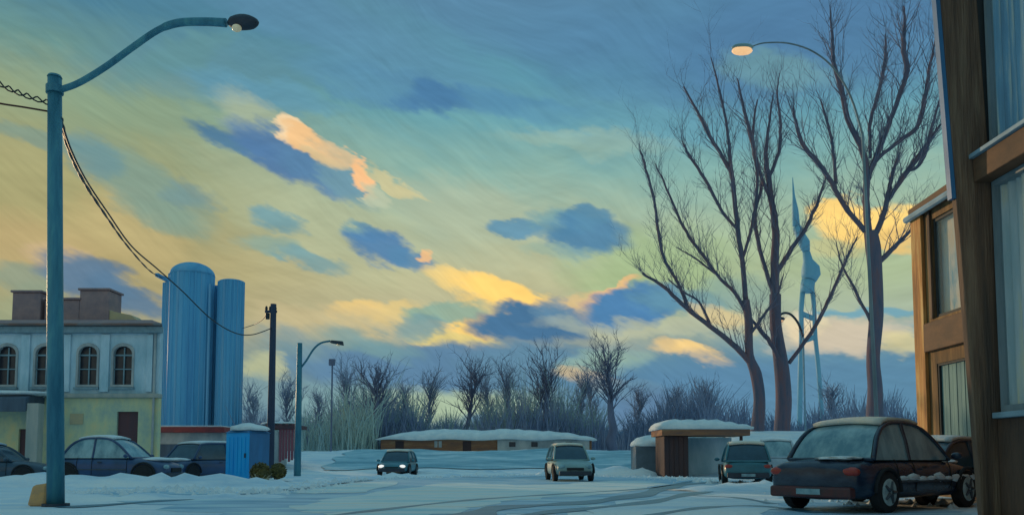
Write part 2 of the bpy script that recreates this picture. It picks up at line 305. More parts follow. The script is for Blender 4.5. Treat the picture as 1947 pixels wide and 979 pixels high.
def blob(c, r, lumps=.12, sub=3, bm=None, sx=1, sy=1, sz=1, flat=None, seed=0):
    b2 = bmesh.new(); bmesh.ops.create_icosphere(b2, subdivisions=sub, radius=1); rnd = random.Random(seed)
    ph = [rnd.uniform(0, 6) for _ in range(6)]
    for v in b2.verts:
        n = v.co.copy(); k = 1 + lumps * (math.sin(n.x * 4 + ph[0]) * math.cos(n.y * 5 + ph[1]) + .6 * math.sin(n.z * 7 + n.x * 6 + ph[2]) + .4 * math.sin(n.y * 11 + ph[3]))
        v.co = Vector((n.x * sx, n.y * sy, n.z * sz)) * r * k + Vector(c)
        if flat is not None and v.co.z < flat: v.co.z = flat
    if bm is None: return b2
    me = bpy.data.meshes.new('t'); b2.to_mesh(me); b2.free(); bm.from_mesh(me); bpy.data.meshes.remove(me); return bm
def pane_poly(loops, y, thick=0, axis='y', bm=None):   # loops of (u, z): first outline, rest holes
    bm = bm or bmesh.new()
    P = (lambda u, z, w: (u, w, z)) if axis == 'y' else (lambda u, z, w: (w, u, z))
    tess = tessellate_polygon([[Vector((u, z, 0)) for u, z in lp] for lp in loops]); flat = [p for lp in loops for p in lp]
    f = [bm.verts.new(P(u, z, y)) for u, z in flat]
    for t in tess:
        try: bm.faces.new([f[i] for i in t])
        except ValueError: pass
    if thick:
        b = [bm.verts.new(P(u, z, y + thick)) for u, z in flat]
        for t in tess:
            try: bm.faces.new([b[i] for i in t][::-1])
            except ValueError: pass
        s = 0
        for lp in loops:
            n = len(lp)
            for i in range(n):
                j = (i + 1) % n; bm.faces.new((f[s+i], f[s+j], b[s+j], b[s+i]))
            s += n
    return bm
def arch(cx, w, z0, z1, n=8):
    r = w / 2; pts = [(cx - r, z0), (cx + r, z0)]
    h = r * .8
    for k in range(n + 1):
        a = math.pi * k / n; pts.append((cx + r * math.cos(a), z1 - h + h * math.sin(a)))
    return pts
def rect(x0, x1, z0, z1): return [(x0, z0), (x1, z0), (x1, z1), (x0, z1)]

# ---------------------------------------------------------------- ground
def S(t): t = max(0, min(1, t)); return t * t * (3 - 2 * t)
def zt(x, y):
    a = 1.6 * S((y - 46) / 16); b = 2.7 * S((x - 9.5) / 5) * S((y - 44.5) / 5)
    far = 3 * S((y - 130) / 200)
    z = max(a, b) + far
    z += .10 * S((y - 46) / 10) * (math.sin(x * .5) * math.cos(y * .3) + .5 * math.sin(x * 1.3 + y))
    return z
bm = bmesh.new()
xs = [-900, -500, -250, -140, -90] + [-60 + i * 1.0 for i in range(121)] + [90, 140, 250, 500, 900]
ys = [-400, -150, -50, -10] + [i * 1.0 for i in range(0, 90)] + [95, 100, 110, 125, 150, 180, 220, 280, 340, 500, 800, 1500]
g = [[bm.verts.new((x, y, zt(x, y))) for x in xs] for y in ys]
for i in range(len(ys) - 1):
    for j in range(len(xs) - 1): bm.faces.new((g[i][j], g[i][j+1], g[i+1][j+1], g[i+1][j]))
obj('ground', bm, 'snow', smooth=True, kind='structure')
def sheet(name, pix, z, m, wob=.25, seed=1):          # a worn patch of the yard, outline given on the ground
    rnd = random.Random(seed); pts = [G(px, py) for px, py in pix]; pts = spline(pts + [pts[0]], 6)[:-1]
    ph = rnd.uniform(0, 6)
    loop = [(p.x + wob * math.sin(i * 1.7 + ph), p.y + wob * 2 * math.sin(i * 2.3 + ph)) for i, p in enumerate(pts)]
    t = tessellate_polygon([[Vector((x, y, 0)) for x, y in loop]]); b = bmesh.new()
    v = [b.verts.new((x, y, z)) for x, y in loop]
    for f in t:
        try: b.faces.new([v[k] for k in f])
        except ValueError: pass
    for f in b.faces:
        if f.normal.z < 0: f.normal_flip()
    o = obj(name, b, m, kind='structure'); return o
sheet('road', [(150,938),(330,930),(520,936),(660,912),(790,908),(1000,903),(1180,906),(1320,912),(1500,930),(1700,960),(1900,985),(1500,1010),(1250,968),(1050,975),(850,985),(500,990),(300,962)], .004, 'road')
sheet('slush_patch', [(620,975),(560,962),(700,938),(860,918),(1010,922),(1160,914),(1260,918),(1180,936),(1010,948),(900,965),(760,990)], .008, 'slush', .2, 3)
sheet('snow_patch', [(1100,990),(1150,958),(1300,942),(1420,938),(1500,950),(1460,975),(1380,1000)], .008, 'snow', .2, 5)
sheet('icy_patch', [(690,936),(760,916),(660,918),(590,930),(560,938)], .012, 'slush', .1, 7)
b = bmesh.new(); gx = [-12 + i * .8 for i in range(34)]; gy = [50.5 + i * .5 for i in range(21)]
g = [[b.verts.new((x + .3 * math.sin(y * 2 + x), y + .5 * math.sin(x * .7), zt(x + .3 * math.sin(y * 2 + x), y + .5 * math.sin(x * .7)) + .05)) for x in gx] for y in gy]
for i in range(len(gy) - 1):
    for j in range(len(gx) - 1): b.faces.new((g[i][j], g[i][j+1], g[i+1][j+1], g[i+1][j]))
obj('road', b, 'shaded_lane', smooth=True, kind='structure')  # dark band on the slope carries painted shade
def track(pix, w, z, m='rut'):
    pts = spline([G(px, py) for px, py in pix], 8); b = bmesh.new(); prev = None
    for i, p in enumerate(pts):
        d = pts[min(i+1, len(pts)-1)] - pts[max(i-1, 0)]; n = Vector((-d.y, d.x, 0)).normalized() * (w * (.75 + .25 * math.sin(i * .9))) / 2
        cur = (b.verts.new((p.x + n.x, p.y + n.y, z)), b.verts.new((p.x - n.x, p.y - n.y, z)))
        if prev: b.faces.new((prev[0], prev[1], cur[1], cur[0]))
        prev = cur
    o = obj('tyre_track', b, m, kind='structure')
track([(880,985),(960,964),(1100,956),(1220,940),(1290,922),(1400,914)], .9, .012)
track([(560,990),(700,972),(900,950),(1080,938),(1240,927),(1330,912)], .35, .012)
track([(1320,942),(1400,946),(1470,958)], .3, .012)
track([(940,990),(1060,972),(1230,955),(1330,936),(1420,925)], .6, .012)
track([(120,965),(330,950),(560,930),(700,912)], .7, .012)
track([(1180,990),(1330,966),(1440,962),(1560,975)], .4, .012)
track([(860,905),(960,908),(1100,903)], .4, .012, 'rut')
def bank(p0, p1, h, w, name, label, seed=0, m='fresh'):     # a ploughed ridge of snow
    rnd = random.Random(seed); a, c = Vector(p0), Vector(p1); n = max(8, int((c - a).length / .4)); b = bmesh.new(); rings = []
    side = Vector((-(c - a).y, (c - a).x, 0)).normalized(); m_ = 7
    for i in range(n + 1):
        t = i / n; p = a.lerp(c, t); hh = h * (.55 + .45 * rnd.random()) * math.sin(math.pi * min(1, max(.02, t * 1.0))) ** .4; ww = w * (.8 + .3 * rnd.random())
        rings.append([b.verts.new(p + side * ww * (k / (m_ - 1) - .5) + Vector((rnd.uniform(-.06,.06), rnd.uniform(-.06,.06), -.03 + hh * math.sin(math.pi * k / (m_ - 1)) * (.8 + .3 * rnd.random())))) for k in range(m_)])
    for r0, r1 in zip(rings, rings[1:]):
        for k in range(m_ - 1): b.faces.new((r0[k], r0[k+1], r1[k+1], r1[k]))
    b.faces.new(rings[0]); b.faces.new(rings[-1][::-1])
    o = obj(name, b, m, smooth=True); tag(o, label, 'snow bank', 'ploughed snow banks', (a + c) / 2); return o
bank((-20,26.6,0), (-8,29.5,0), .62, 1.9, 'snow_bank', 'low ploughed snow ridge in front of the navy car on the left', 1, 'snow')
bank((-9.5,33.5,0), (-2.0,48,0), .3, 1.2, 'snow_bank', 'thin snow ridge running back from the bright blue cabin', 2, 'snow')
bank((5.0,24,0), (12.5,27.5,0), .34, 2.2, 'snow_bank', 'low snow ridge just behind the black sedan', 6, 'snow')
bank((-13.5,17.6,0), (-5.5,20.5,0), .20, 2.2, 'snow_bank', 'soft low drift right of the near lamp post', 7, 'snow')
bank((9.2,30.2,0), (13,35,0), .5, 1.3, 'snow_bank', 'snow ridge between the teal hatchback and the pale snowy car', 8, 'snow')
bank((-30,24,0), (-17.2,27.0,0), .3, 1.5, 'snow_bank', 'low snow ridge at the far left beyond the lamp post', 3, 'snow')
bank((1.5,47.3,.02), (8.5,45.6,.02), .7, 2, 'snow_bank', 'snow ridge across the yard left of the flat roofed shelter', 4, 'snow')
bank((-8,47.6,.02), (1,48.4,.02), .35, 1.6, 'snow_bank', 'low snow ridge behind the small teal car', 5, 'snow')

rnd = random.Random(21); b = bmesh.new()
edge = spline([G(*q) for q in ((150,938),(330,930),(520,936),(660,912),(790,908),(1000,903),(1180,906),(1320,912),(1500,930),(1700,960))], 40)
for p in edge + edge[::2]:
    for k in range(3):
        r_ = rnd.uniform(.03, .12) * (1 if rnd.random() < .9 else 1.6); c = p + Vector((rnd.gauss(0, .7), rnd.gauss(0, .8), r_ * .3))
        v = [b.verts.new(c + Vector((r_ * math.cos(a) * rnd.uniform(.7, 1.4), r_ * math.sin(a) * rnd.uniform(.7, 1.3), -r_ * .5))) for a in (0, 1.25, 2.5, 3.75, 5)]; tp = b.verts.new(c + Vector((0, 0, r_ * .6)))
        for i in range(5): b.faces.new((v[i], v[(i+1) % 5], tp))
o = obj('snow_clods', b, 'fresh', kind='stuff'); o['label'] = 'loose lumps of snow scattered along the road edge'; o['category'] = 'snow'

# ---------------------------------------------------------------- left building
def cyl(c, r, h, seg=24, bm=None, r2=None):
    return tube([c, (c[0], c[1], c[2] + h)], [r, r if r2 is None else r2], seg, bm)
YB = 40.0
def X(px, Y): return (px - CX) / F * Y * 1.0
bx = lambda px: W(px, 800, YB).x
bz = lambda py: W(200, py, YB).z
t = thing('corner_building', 'two storey building with arched windows, pale blue above and olive below, behind the lamp post', 'building', (bx(150), YB, 0))
xL, xR = -36.0, bx(300)
wins = [bx(p) for p in (-68, 8, 81, 163, 230)]; ww = .98
upper = rect(xL, xR, bz(748), bz(622))
obj('upper_wall', pane_poly([upper] + [arch(c, ww, bz(733), bz(656)) for c in wins], YB, .35), 'wallblue', t)
for c in wins:
    w = obj('window', pane_poly([arch(c, ww + .16, bz(735), bz(652)), arch(c, ww - .05, bz(731), bz(658))], YB - .05, .12), 'wallgrey', t)
    obj('pane', pane_poly([arch(c, ww - .02, bz(733), bz(656))], YB + .2), 'pane', w)
    obj('glazing_bar', box(c - .03, c + .03, YB + .12, YB + .17, bz(731), bz(660), box(c - ww/2, c + ww/2, YB + .115, YB + .175, bz(676), bz(673), box(c - ww/2, c + ww/2, YB + .115, YB + .175, bz(702), bz(700)))), 'trim', w)
    obj('sill', box(c - .62, c + .62, YB - .14, YB - .004, bz(740), bz(736)), 'trim', w)
for a, b in zip(wins, wins[1:]):
    m_ = (a + b) / 2; obj('pilaster', box(m_ - .22, m_ + .22, YB - .1, YB - .003, bz(745), bz(636)), 'wallblue', t, bevel=.02)
obj('pilaster', box(bx(282) - .15, bx(282) + .15, YB - .1, YB - .003, bz(745), bz(636)), 'wallblue', t, bevel=.02)
obj('band_course', box(xL, xR + .05, YB - .18, YB + .35, bz(756), bz(748)-.003), 'tan', t, bevel=.03)
dr = [rect(bx(222), bx(262), 0.02, bz(782)), rect(bx(36), bx(62), 0.02, bz(815))]
obj('lower_wall', pane_poly([rect(xL, xR, -.2, bz(756) - .003)] + dr, YB + .02, .33), 'wallyel', t)
for d in dr:
    d_ = obj('door', pane_poly([d], YB + .15, .06), 'maroon', t); cx_ = d[1][0] - .14
    obj('door_handle', box(cx_ - .02, cx_ + .02, YB + .09, YB + .15, 1.0, 1.15), 'trim', d_)
obj('shop_window', box(bx(133), bx(158), YB - .02, YB + .019, bz(806), bz(786)), 'ochre', t, label='small ochre panel in the olive ground floor wall')
xB = xR * (YB + 9) / YB - .15      # the plan narrows: the side wall runs back away from the yard
def prism(pl, z0, z1, bm=None): return hexa([(x, y, z0) for x, y in pl] + [(x, y, z1) for x, y in pl], bm)
obj('side_wall', prism([(xR - .3, YB + .373), (xR, YB + .373), (xB, YB + 9), (xB - .3, YB + 9)], -.2, bz(624)), 'wallblue', t)
obj('back_wall', box(xL, xB, YB + 9.003, YB + 9.3, -.2, bz(624)), 'wallblue', t)
b = prism([(xL, YB - .5), (xR + .3, YB - .5), (xB + .05, YB + 9.5), (xL, YB + 9.5)], bz(621), bz(617)); obj('cornice', b, 'cornice', t, bevel=.04)
obj('cornice_moulding', box(xL, xR + .15, YB - .28, YB - .003, bz(634), bz(621) - .003), 'trim', t, bevel=.05)
obj('roof_edge', hexa([(xL,YB-.45,bz(617)+.003),(xR+.2,YB-.45,bz(617)+.003),(xB-.1,YB+9.3,bz(617)+.003),(xL,YB+9.3,bz(617)+.003),(xL,YB+.3,bz(606)),(xR-.6,YB+.3,bz(606)),(xB-.9,YB+8,bz(606)),(xL,YB+8,bz(606))]), 'chimney', t, label='low mauve brown roof slope')
Yc = YB + 2
for (p0, p1, py, m_) in ((22, 76, 556, 'chimney'), (84, 150, 570, 'chimney'), (150, 206, 552, 'chimney')):
    c_ = obj('chimney', box(W(p0,600,Yc).x, W(p1,600,Yc).x, Yc, Yc + 1.4, bz(606) - .1, W(0,py,Yc).z), m_, t, bevel=.05)
    obj('chimney_cap', box(W(p0,600,Yc).x - .08, W(p1,600,Yc).x + .08, Yc - .08, Yc + 1.48, W(0,py,Yc).z + .003, W(0,py,Yc).z + .12), m_, c_, bevel=.03)
b = bmesh.new(); xa, xb = W(204,600,Yc).x, W(258,600,Yc).x; za, zb = W(0,556,Yc).z, W(0,607,Yc).z
pts = [(xa, zb), (xb, zb), (xb - .3, zb + .25), (W(228,0,Yc).x, W(0,590,Yc).z), (W(214,0,Yc).x, za), (xa, za)]
obj('gable', pane_poly([pts], Yc + .1, 1.0), 'ochre', t, label='sloping gable beside the chimneys, coloured as if sunlit')  # sunlit patch of the roofline, its light put into the ochre
obj('downspout', tube([(bx(292), YB - .08, bz(632)), (bx(292), YB - .08, 0)], .06, 8), 'wallgrey', t)
# canopy on the lower left
c_ = obj('awning', hexa([(bx(-60),YB-1.6,bz(786)),(bx(84),YB-1.6,bz(786)),(bx(84),YB-.003,bz(770)),(bx(-60),YB-.003,bz(770)),(bx(-60),YB-1.6,bz(760)),(bx(84),YB-1.6,bz(760)),(bx(84),YB-.003,bz(742)),(bx(-60),YB-.003,bz(742))]), 'awn', t, bevel=.05)
obj('awning_snow', blob((bx(30), YB - .8, bz(750)), 1, .06, 3, sx=2.6, sy=.75, sz=.14), 'fresh', c_, smooth=True)
obj('porch_post', box(bx(84), bx(106), YB - 1.5, YB - 1.0, 0, bz(770)), 'tan', t, bevel=.03)

# ---------------------------------------------------------------- silos
YS = 76.0; zs = zt(-30, YS) - .3
def sz_(py): return W(380, py, YS).z
t = thing('grain_silo', 'tall blue grain silo bank of joined round towers rising behind the red roofed garage', 'silo', (W(385, 800, YS).x, YS, zs))
for (p0, p1, top, m_, dy, dome) in ((320, 402, 500, 'silo', 0, 1), (308, 340, 534, 'silo', 1.2, 0), (396, 420, 540, 'silo2', 1.2, 0), (413, 461, 532, 'silo', 0, .35)):
    Y_ = YS + dy; xa, xb = W(p0, 700, Y_).x, W(p1, 700, Y_).x; r = (xb - xa) / 2; c_ = (xa + xb) / 2; zt_ = sz_(top) - (r * .62 * dome)
    s_ = obj('silo_tower', cyl((c_, Y_, zs), r, zt_ - zs, 32), m_, t, smooth=False)
    s_.data.polygons.foreach_set('use_smooth', [len(p.vertices) == 4 for p in s_.data.polygons])
    b = bmesh.new(); n_ = 7; prof = [(r * 1.01 * math.cos(math.pi/2*k/n_), zt_ + .003 + r * .62 * max(dome, .12) * math.sin(math.pi/2*k/n_)) for k in range(n_)] + [(.05, zt_ + r * .63 * max(dome, .12))]
    obj('silo_cap', tube([(c_, Y_, z) for _, z in prof], [q for q, _ in prof], 32, b), m_, s_, smooth=True)
    for k in range(24):
        a_ = 2 * math.pi * k / 24; xa_, ya_ = c_ + r * math.cos(a_), Y_ + r * math.sin(a_)
        if math.sin(a_) < .15: obj('rib', tube([(xa_, ya_, zs), (xa_, ya_, zt_)], .05 + .03 * (k % 3), 5), 'silo2' if k % 4 == 1 else 'silo', s_)
xa = W(470, 0, YS).x
obj('ladder', tube([(W(404,700,YS).x, YS - 1.2, zs), (W(404,700,YS).x, YS - 1.2, sz_(545))], .09, 6), 'silo2', t)
obj('cable_bracket', box(W(306,600,YS).x, W(312,600,YS).x, YS - 1.5, YS + 1, sz_(532), sz_(526)), 'silo', t)

# ---------------------------------------------------------------- low garage with red fascia
Yg = 52.0
t = thing('low_garage', 'low grey garage with a dark red roof edge at the foot of the silos', 'garage', (W(370,850,Yg).x, Yg, 0))
gx0, gx1 = W(292,0,Yg).x, W(444,0,Yg).x; gz = W(0,822,Yg).z
obj('wall', box(gx0 + .3, gx1, Yg, Yg + 5, -.2, gz), 'wallgrey', t)
obj('roof_fascia', box(gx0, gx1 + .2, Yg - .3, Yg + 5.3, gz + .003, gz + .36), 'red', t, bevel=.03)
obj('corner_post', box(gx0 + .05, gx0 + .75, Yg - .18, Yg - .003, -.2, gz), 'maroon', t)
for q in (.32, .66):
    d_ = obj('garage_door', box(gx0 + (gx1-gx0)*q - 1.0, gx0 + (gx1-gx0)*q + 1.0, Yg - .05, Yg - .004, 0, 1.9), 'awn', t)
obj('roof_snow', box(gx0 + .3, gx1 - .1, Yg, Yg + 5, gz + .363, gz + .46), 'fresh', t, bevel=.04)

# ---------------------------------------------------------------- blue cabin
Yt = 33.5; p = W(470, 915, Yt)
t = thing('blue_cabin', 'bright blue upright portable cabin with snow on its roof beside two olive shrubs', 'cabin', (p.x, Yt, 0), R(-24))
hw, hd, hh = .60, .62, 2.02
obj('base', box(-hw, hw, -hd, hd, 0, .12), 'darkmetal', t, local=True)
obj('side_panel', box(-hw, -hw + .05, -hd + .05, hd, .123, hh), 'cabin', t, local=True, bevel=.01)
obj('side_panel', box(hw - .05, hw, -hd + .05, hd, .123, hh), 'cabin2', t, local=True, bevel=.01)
obj('back_panel', box(-hw + .052, hw - .052, hd - .05, hd - .003, .123, hh), 'cabin', t, local=True)
d_ = obj('door', box(-hw, hw, -hd, -hd + .047, .123, hh), 'cabin', t, local=True, bevel=.01)
obj('door_handle', box(hw - .2, hw - .14, -hd - .04, -hd - .002, 1.0, 1.18), 'darkmetal', d_, local=True)
b = bmesh.new()
for k in range(5): box(-hw + .12 + k * .21, -hw + .20 + k * .21, -hd - .018, -hd - .002, .3, 1.85, b)
obj('door_rib', b, 'cabin', d_, local=True)
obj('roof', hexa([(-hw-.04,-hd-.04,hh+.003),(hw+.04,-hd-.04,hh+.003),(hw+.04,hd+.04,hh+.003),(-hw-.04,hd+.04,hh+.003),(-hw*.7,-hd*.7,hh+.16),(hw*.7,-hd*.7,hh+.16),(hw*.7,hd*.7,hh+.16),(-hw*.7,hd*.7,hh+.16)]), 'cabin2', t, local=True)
obj('roof_snow', blob((0.05, 0, hh + .16), .72, .1, 3, sz=.34, flat=hh + .10, seed=4), 'fresh', t, local=True, smooth=True)
def shrub(px, py, Y, r, label, straw=False, seed=0):
    rnd = random.Random(seed); p = W(px, py, Y); t = thing('round_shrub', label, 'shrub', (p.x, Y, 0), 0, 'round olive shrubs')
    b = bmesh.new()
    for i in range(900):
        d = Vector((rnd.gauss(0,1), rnd.gauss(0,1), rnd.gauss(0,1))).normalized() * r * (rnd.random() ** .35)
        c = Vector((0, 0, r * 1.05)) + d; a = Vector((rnd.gauss(0,1), rnd.gauss(0,1), rnd.gauss(0,1))).normalized() * .06; q = a.orthogonal().normalized() * .035
        v = [b.verts.new(c - a), b.verts.new(c + q), b.verts.new(c + a), b.verts.new(c - q)]; b.faces.new(v)
    obj('foliage', b, 'olive', t, local=True, kind='stuff')
    obj('core', blob((0,0,r*1.05), r*.8, .1, 2), 'olive', t, local=True, smooth=True)
    obj('trunk', tube([(0,0,-.05),(0,0,r)], .04, 6), 'bark', t, local=True)
    if straw:
        b = bmesh.new()
        for i in range(40): a_ = rnd.uniform(0, 6.28); tube([(0.0,-.2,.02),(.55*math.cos(a_)*rnd.random(), -.2+.4*math.sin(a_), rnd.uniform(.1,.42))], .012, 3, b)
        obj('straw', b, 'straw', t, local=True, kind='stuff')
shrub(495, 912, 31.5, .40, 'larger round olive shrub with straw at its foot, in front of the bright blue cabin', True, 1)
shrub(529, 900, 37.0, .38, 'smaller round olive shrub standing right of the bright blue cabin', False, 2)

# red boarded kiosk
Yk = 50.0
t = thing('red_kiosk', 'small grey kiosk with a panel of faded red boards between the poles', 'kiosk', (W(550,860,Yk).x, Yk, zt(-14, Yk) - .1))
z0k = zt(-14, Yk) - .1
obj('wall', box(W(516,0,Yk).x, W(546,0,Yk).x, Yk, Yk + 2, z0k, W(0,820,Yk).z), 'wallgrey', t)
for k in range(6):
    xa = W(548 + k * 5.4, 0, Yk).x; obj('board', box(xa, xa + .15, Yk - .05, Yk, z0k + .6 + .1 * (k % 3), W(0, 806 + (k % 2) * 4, Yk).z), 'pink', t)
obj('roof', box(W(514,0,Yk).x, W(582,0,Yk).x, Yk - .2, Yk + 2.2, W(0,819,Yk).z + .14, W(0,812,Yk).z + .14), 'maroon', t)
obj('roof_snow', blob((W(500,0,Yk).x + 1.4, Yk + 1, W(0,808,Yk).z + .14), 1, .05, 3, sx=1.2, sy=1, sz=.12, seed=3), 'fresh', t, smooth=True)

# ---------------------------------------------------------------- lamp posts and poles
YL = 16.1
def lpt(px, py, Y=YL): return W(px, py, Y)
base = G(106, 962); YL = base.y
t = thing('street_lamp', 'tall teal steel lamp post with curved arm in the left foreground', 'street lamp', (base.x, base.y, 0))
top = lpt(104, 148, YL)
obj('pole', tube([base - Vector((0,0,.05)), base.lerp(top, .5), top], [.165, .15, .135], 16), 'teal', t, smooth=True)
obj('pole_cap', tube([top + Vector((0,0,.003)), top + Vector((0,0,.05))], [.145, .12], 16), 'teal', t)
obj('base_plate', tube([base, base + Vector((0,0,.06))], .26, 12), 'darkmetal', t)
arm_px = [(112,172),(150,158),(200,128),(250,92),(300,58),(340,44),(390,42),(430,44)]
arm = spline([lpt(x, y, YL - .02 * i) for i, (x, y) in enumerate(arm_px)], 5)
obj('arm', tube(arm, [.06 + .03 * i / len(arm) if i > len(arm)*.6 else .066 for i in range(len(arm))], 10), 'teal', t, smooth=True)
obj('arm_clamp', tube([lpt(104,178,YL), lpt(104,164,YL)], .17, 16), 'teal', t)
hc = lpt(462, 43, YL - .15)
h_ = obj('lamp_head', blob(hc, 1, .02, 3, sx=.33, sy=.17, sz=.155), 'darkmetal', t, smooth=True)
obj('lens', blob(lpt(450, 54, YL - .24), 1, 0, 3, sx=.10, sy=.09, sz=.075), 'lens', h_, smooth=True)
# orange block at its foot
p = G(68, 962)
o = obj('orange_box', hexa([(p.x-.2,p.y,0),(p.x+.2,p.y,0),(p.x+.2,p.y+.3,0),(p.x-.2,p.y+.3,0),(p.x-.12,p.y+.03,.42),(p.x+.2,p.y+.03,.47),(p.x+.2,p.y+.3,.47),(p.x-.12,p.y+.3,.42)]), 'orange', bevel=.06)
tag(o, 'small orange block on the snow at the foot of the near lamp post', 'box', base=(p.x, p.y, 0))

Yp = 41.0; pt = W(520, 578, Yp)
t = thing('utility_pole', 'dark wooden utility pole right of the silos with cables hung from its top', 'utility pole', (pt.x, Yp, 0))
obj('pole', tube([(pt.x, Yp, -.1), (pt.x, Yp, 4), (pt.x, Yp, pt.z)], [.2, .18, .15], 10), 'polewood', t, smooth=True)
obj('crossarm', box(pt.x - .42, pt.x + .18, Yp - .06, Yp + .06, pt.z - .45, pt.z - .33), 'polewood', t)
for dx in (-.36, -.16, .1): obj('insulator', tube([(pt.x + dx, Yp, pt.z - .33), (pt.x + dx, Yp, pt.z - .24), (pt.x + dx, Yp, pt.z - .12)], [.05, .08, .05], 8), 'cable', t)
obj('transformer', tube([(pt.x - .26, Yp - .1, pt.z - .8), (pt.x - .26, Yp - .1, pt.z - .5)], .11, 10), 'cable', t)

Yq = 45.0; pt2 = W(570, 652, Yq)
t = thing('street_lamp', 'far teal lamp post with a short curved arm, right of the utility pole', 'street lamp', (pt2.x, Yq, 0))
obj('pole', tube([(pt2.x, Yq, -.1), (pt2.x, Yq, pt2.z)], [.2, .14], 10), 'teal', t, smooth=True)
arm = spline([W(x, y, Yq) for x, y in ((571,700),(582,686),(596,664),(610,652),(628,648))], 4)
obj('arm', tube(arm, .06, 8), 'teal', t, smooth=True)
hp = W(640, 650, Yq); h_ = obj('lamp_head', hexa([(hp.x-.35,Yq-.14,hp.z-.05),(hp.x+.4,Yq-.14,hp.z-.2),(hp.x+.4,Yq+.14,hp.z-.2),(hp.x-.35,Yq+.14,hp.z-.05),(hp.x-.3,Yq-.1,hp.z+.1),(hp.x+.36,Yq-.1,hp.z+.04),(hp.x+.36,Yq+.1,hp.z+.04),(hp.x-.3,Yq+.1,hp.z+.1)]), 'darkmetal', t, bevel=.03)
obj('lens', blob((hp.x + .12, Yq, hp.z - .15), .09, 0, 2), 'lens', h_, smooth=True)
# tall lamp over the right trees, and a low one by the blue tower
Y_ = 30.0; pb = Vector((W(1672, 880, Y_).x, Y_, 0)); pt_ = W(1640, 255, Y_)
t = thing('street_lamp', 'very tall thin lamp with curved arm and warm lit head above the right trees', 'street lamp', pb)
obj('pole', tube([pb - Vector((0,0,.1)), pb.lerp(pt_, .5), pt_], [.09, .07, .055], 8), 'wframe', t, smooth=True)
arm = spline([pt_] + [W(x, y, Y_) for x, y in ((1618,185),(1585,130),(1545,98),(1500,83),(1455,82),(1432,88))], 5)
obj('arm', tube(arm, [.045 - .02 * i / len(arm) for i in range(len(arm))], 7), 'wframe', t, smooth=True)
hp = W(1412, 94, Y_); h_ = obj('lamp_head', blob(hp + Vector((0,0,.08)), 1, .02, 3, sx=.42, sy=.2, sz=.12), 'paleteal', t, smooth=True)
M['glow'] = mat('warm_lamp_glass', (.9,.6,.35), None, (5,5,5), .3, bump=0, emit=((1,.55,.25), .75))
obj('lens', blob(hp - Vector((.02,0,.06)), 1, .02, 3, sx=.40, sy=.19, sz=.17), 'glow', h_, smooth=True)
Y_ = 60.0; pt_ = W(1527, 640, Y_); pb = Vector((pt_.x, Y_, zt(pt_.x, Y_)))
t = thing('street_lamp', 'small low lamp with a hooked dark arm beside the legs of the blue tower', 'street lamp', pb)
obj('pole', tube([pb - Vector((0,0,.1)), pt_], .07, 6), 'soffit', t, smooth=True)
obj('arm', tube(spline([pt_] + [W(x, y, Y_) for x, y in ((1518,615),(1504,598),(1490,595),(1480,602))], 4), .09, 6), 'darkmetal', t, smooth=True)
hp = W(1484, 606, Y_); h_ = obj('lamp_head', blob(hp, 1, .02, 2, sx=.34, sy=.3, sz=.16), 'darkmetal', t, smooth=True)
obj('lens', blob(hp - Vector((0,0,.16)), 1, 0, 2, sx=.24, sy=.2, sz=.14), 'glow', h_, smooth=True)
Yr = 62.0; p3 = W(632, 686, Yr)
t = thing('signal_post', 'thin dark post with a small box head before the left part of the tree line', 'post', (p3.x, Yr, zt(p3.x, Yr)))
obj('pole', tube([(p3.x, Yr, zt(p3.x, Yr) - .2), (p3.x, Yr, p3.z)], .07, 6), 'barkd', t)
obj('box_head', box(p3.x - .26, p3.x + .2, Yr - .15, Yr + .15, p3.z - .35, p3.z + .15), 'barkd', t, bevel=.04)

# ---------------------------------------------------------------- cables
def cable(pts, r, m, label, strands=1, tw=.03, n=10):
    pts = spline(pts, n); b = bmesh.new()
    for s in range(strands):
        q = [p + Vector((0, math.cos(i * .9 + math.pi * s) * tw, math.sin(i * .9 + math.pi * s) * tw)) if strands > 1 else p for i, p in enumerate(pts)]
        tube(q, r, 5, b)
    o = obj('overhead_cable', b, m, smooth=True); tag(o, label, 'cable', 'overhead cables', pts[0])
A0 = lpt(118, 226, YL)
def cpts(pix, Ya, Yb): return [W(x, y, Ya + (Yb - Ya) * i / (len(pix) - 1)) for i, (x, y) in enumerate(pix)]
cable([A0 + Vector((-.03, 0, 0))] + cpts([(135,285),(165,345),(205,405),(250,468),(300,512),(345,552),(400,605),(445,632),(480,636),(516,624)], 18, Yp - .15)[0:], .026, 'cable', 'long sagging cable from the near lamp post down to the utility pole')
silo_l = W(309, 529, YS - 1.5)
cable([A0 + Vector((-.03, .02, .02))] + [W(x, y, Y) for x, y, Y in ((131,285,18.5),(160,347,23),(201,410,30),(244,470,40),(285,515,58))] + [silo_l], .03, 'cable', 'second cable hanging just left of the long one and ending at the silo', 2, .035)
cable([W(461, 624, YS - 2), W(485, 616, 60), W(503, 603, 48), Vector((pt.x - .36, Yp, pt.z - .12))], .03, 'cable', 'short cable between the right silo tower and the top of the utility pole')
cable(cpts([(-1100,-260),(-500,-60),(-60,120),(0,160),(50,182),(98,197)], YL - 2, YL), .016, 'cable', 'twisted dark blue pair of wires running off the left edge above the rusty cable', 2, .05)
cable(cpts([(-1100,0),(-500,100),(-60,184),(0,197),(45,204),(98,213)], YL - 2, YL), .02, 'rust', 'rusty red cable meeting the near lamp post below the twisted pair')

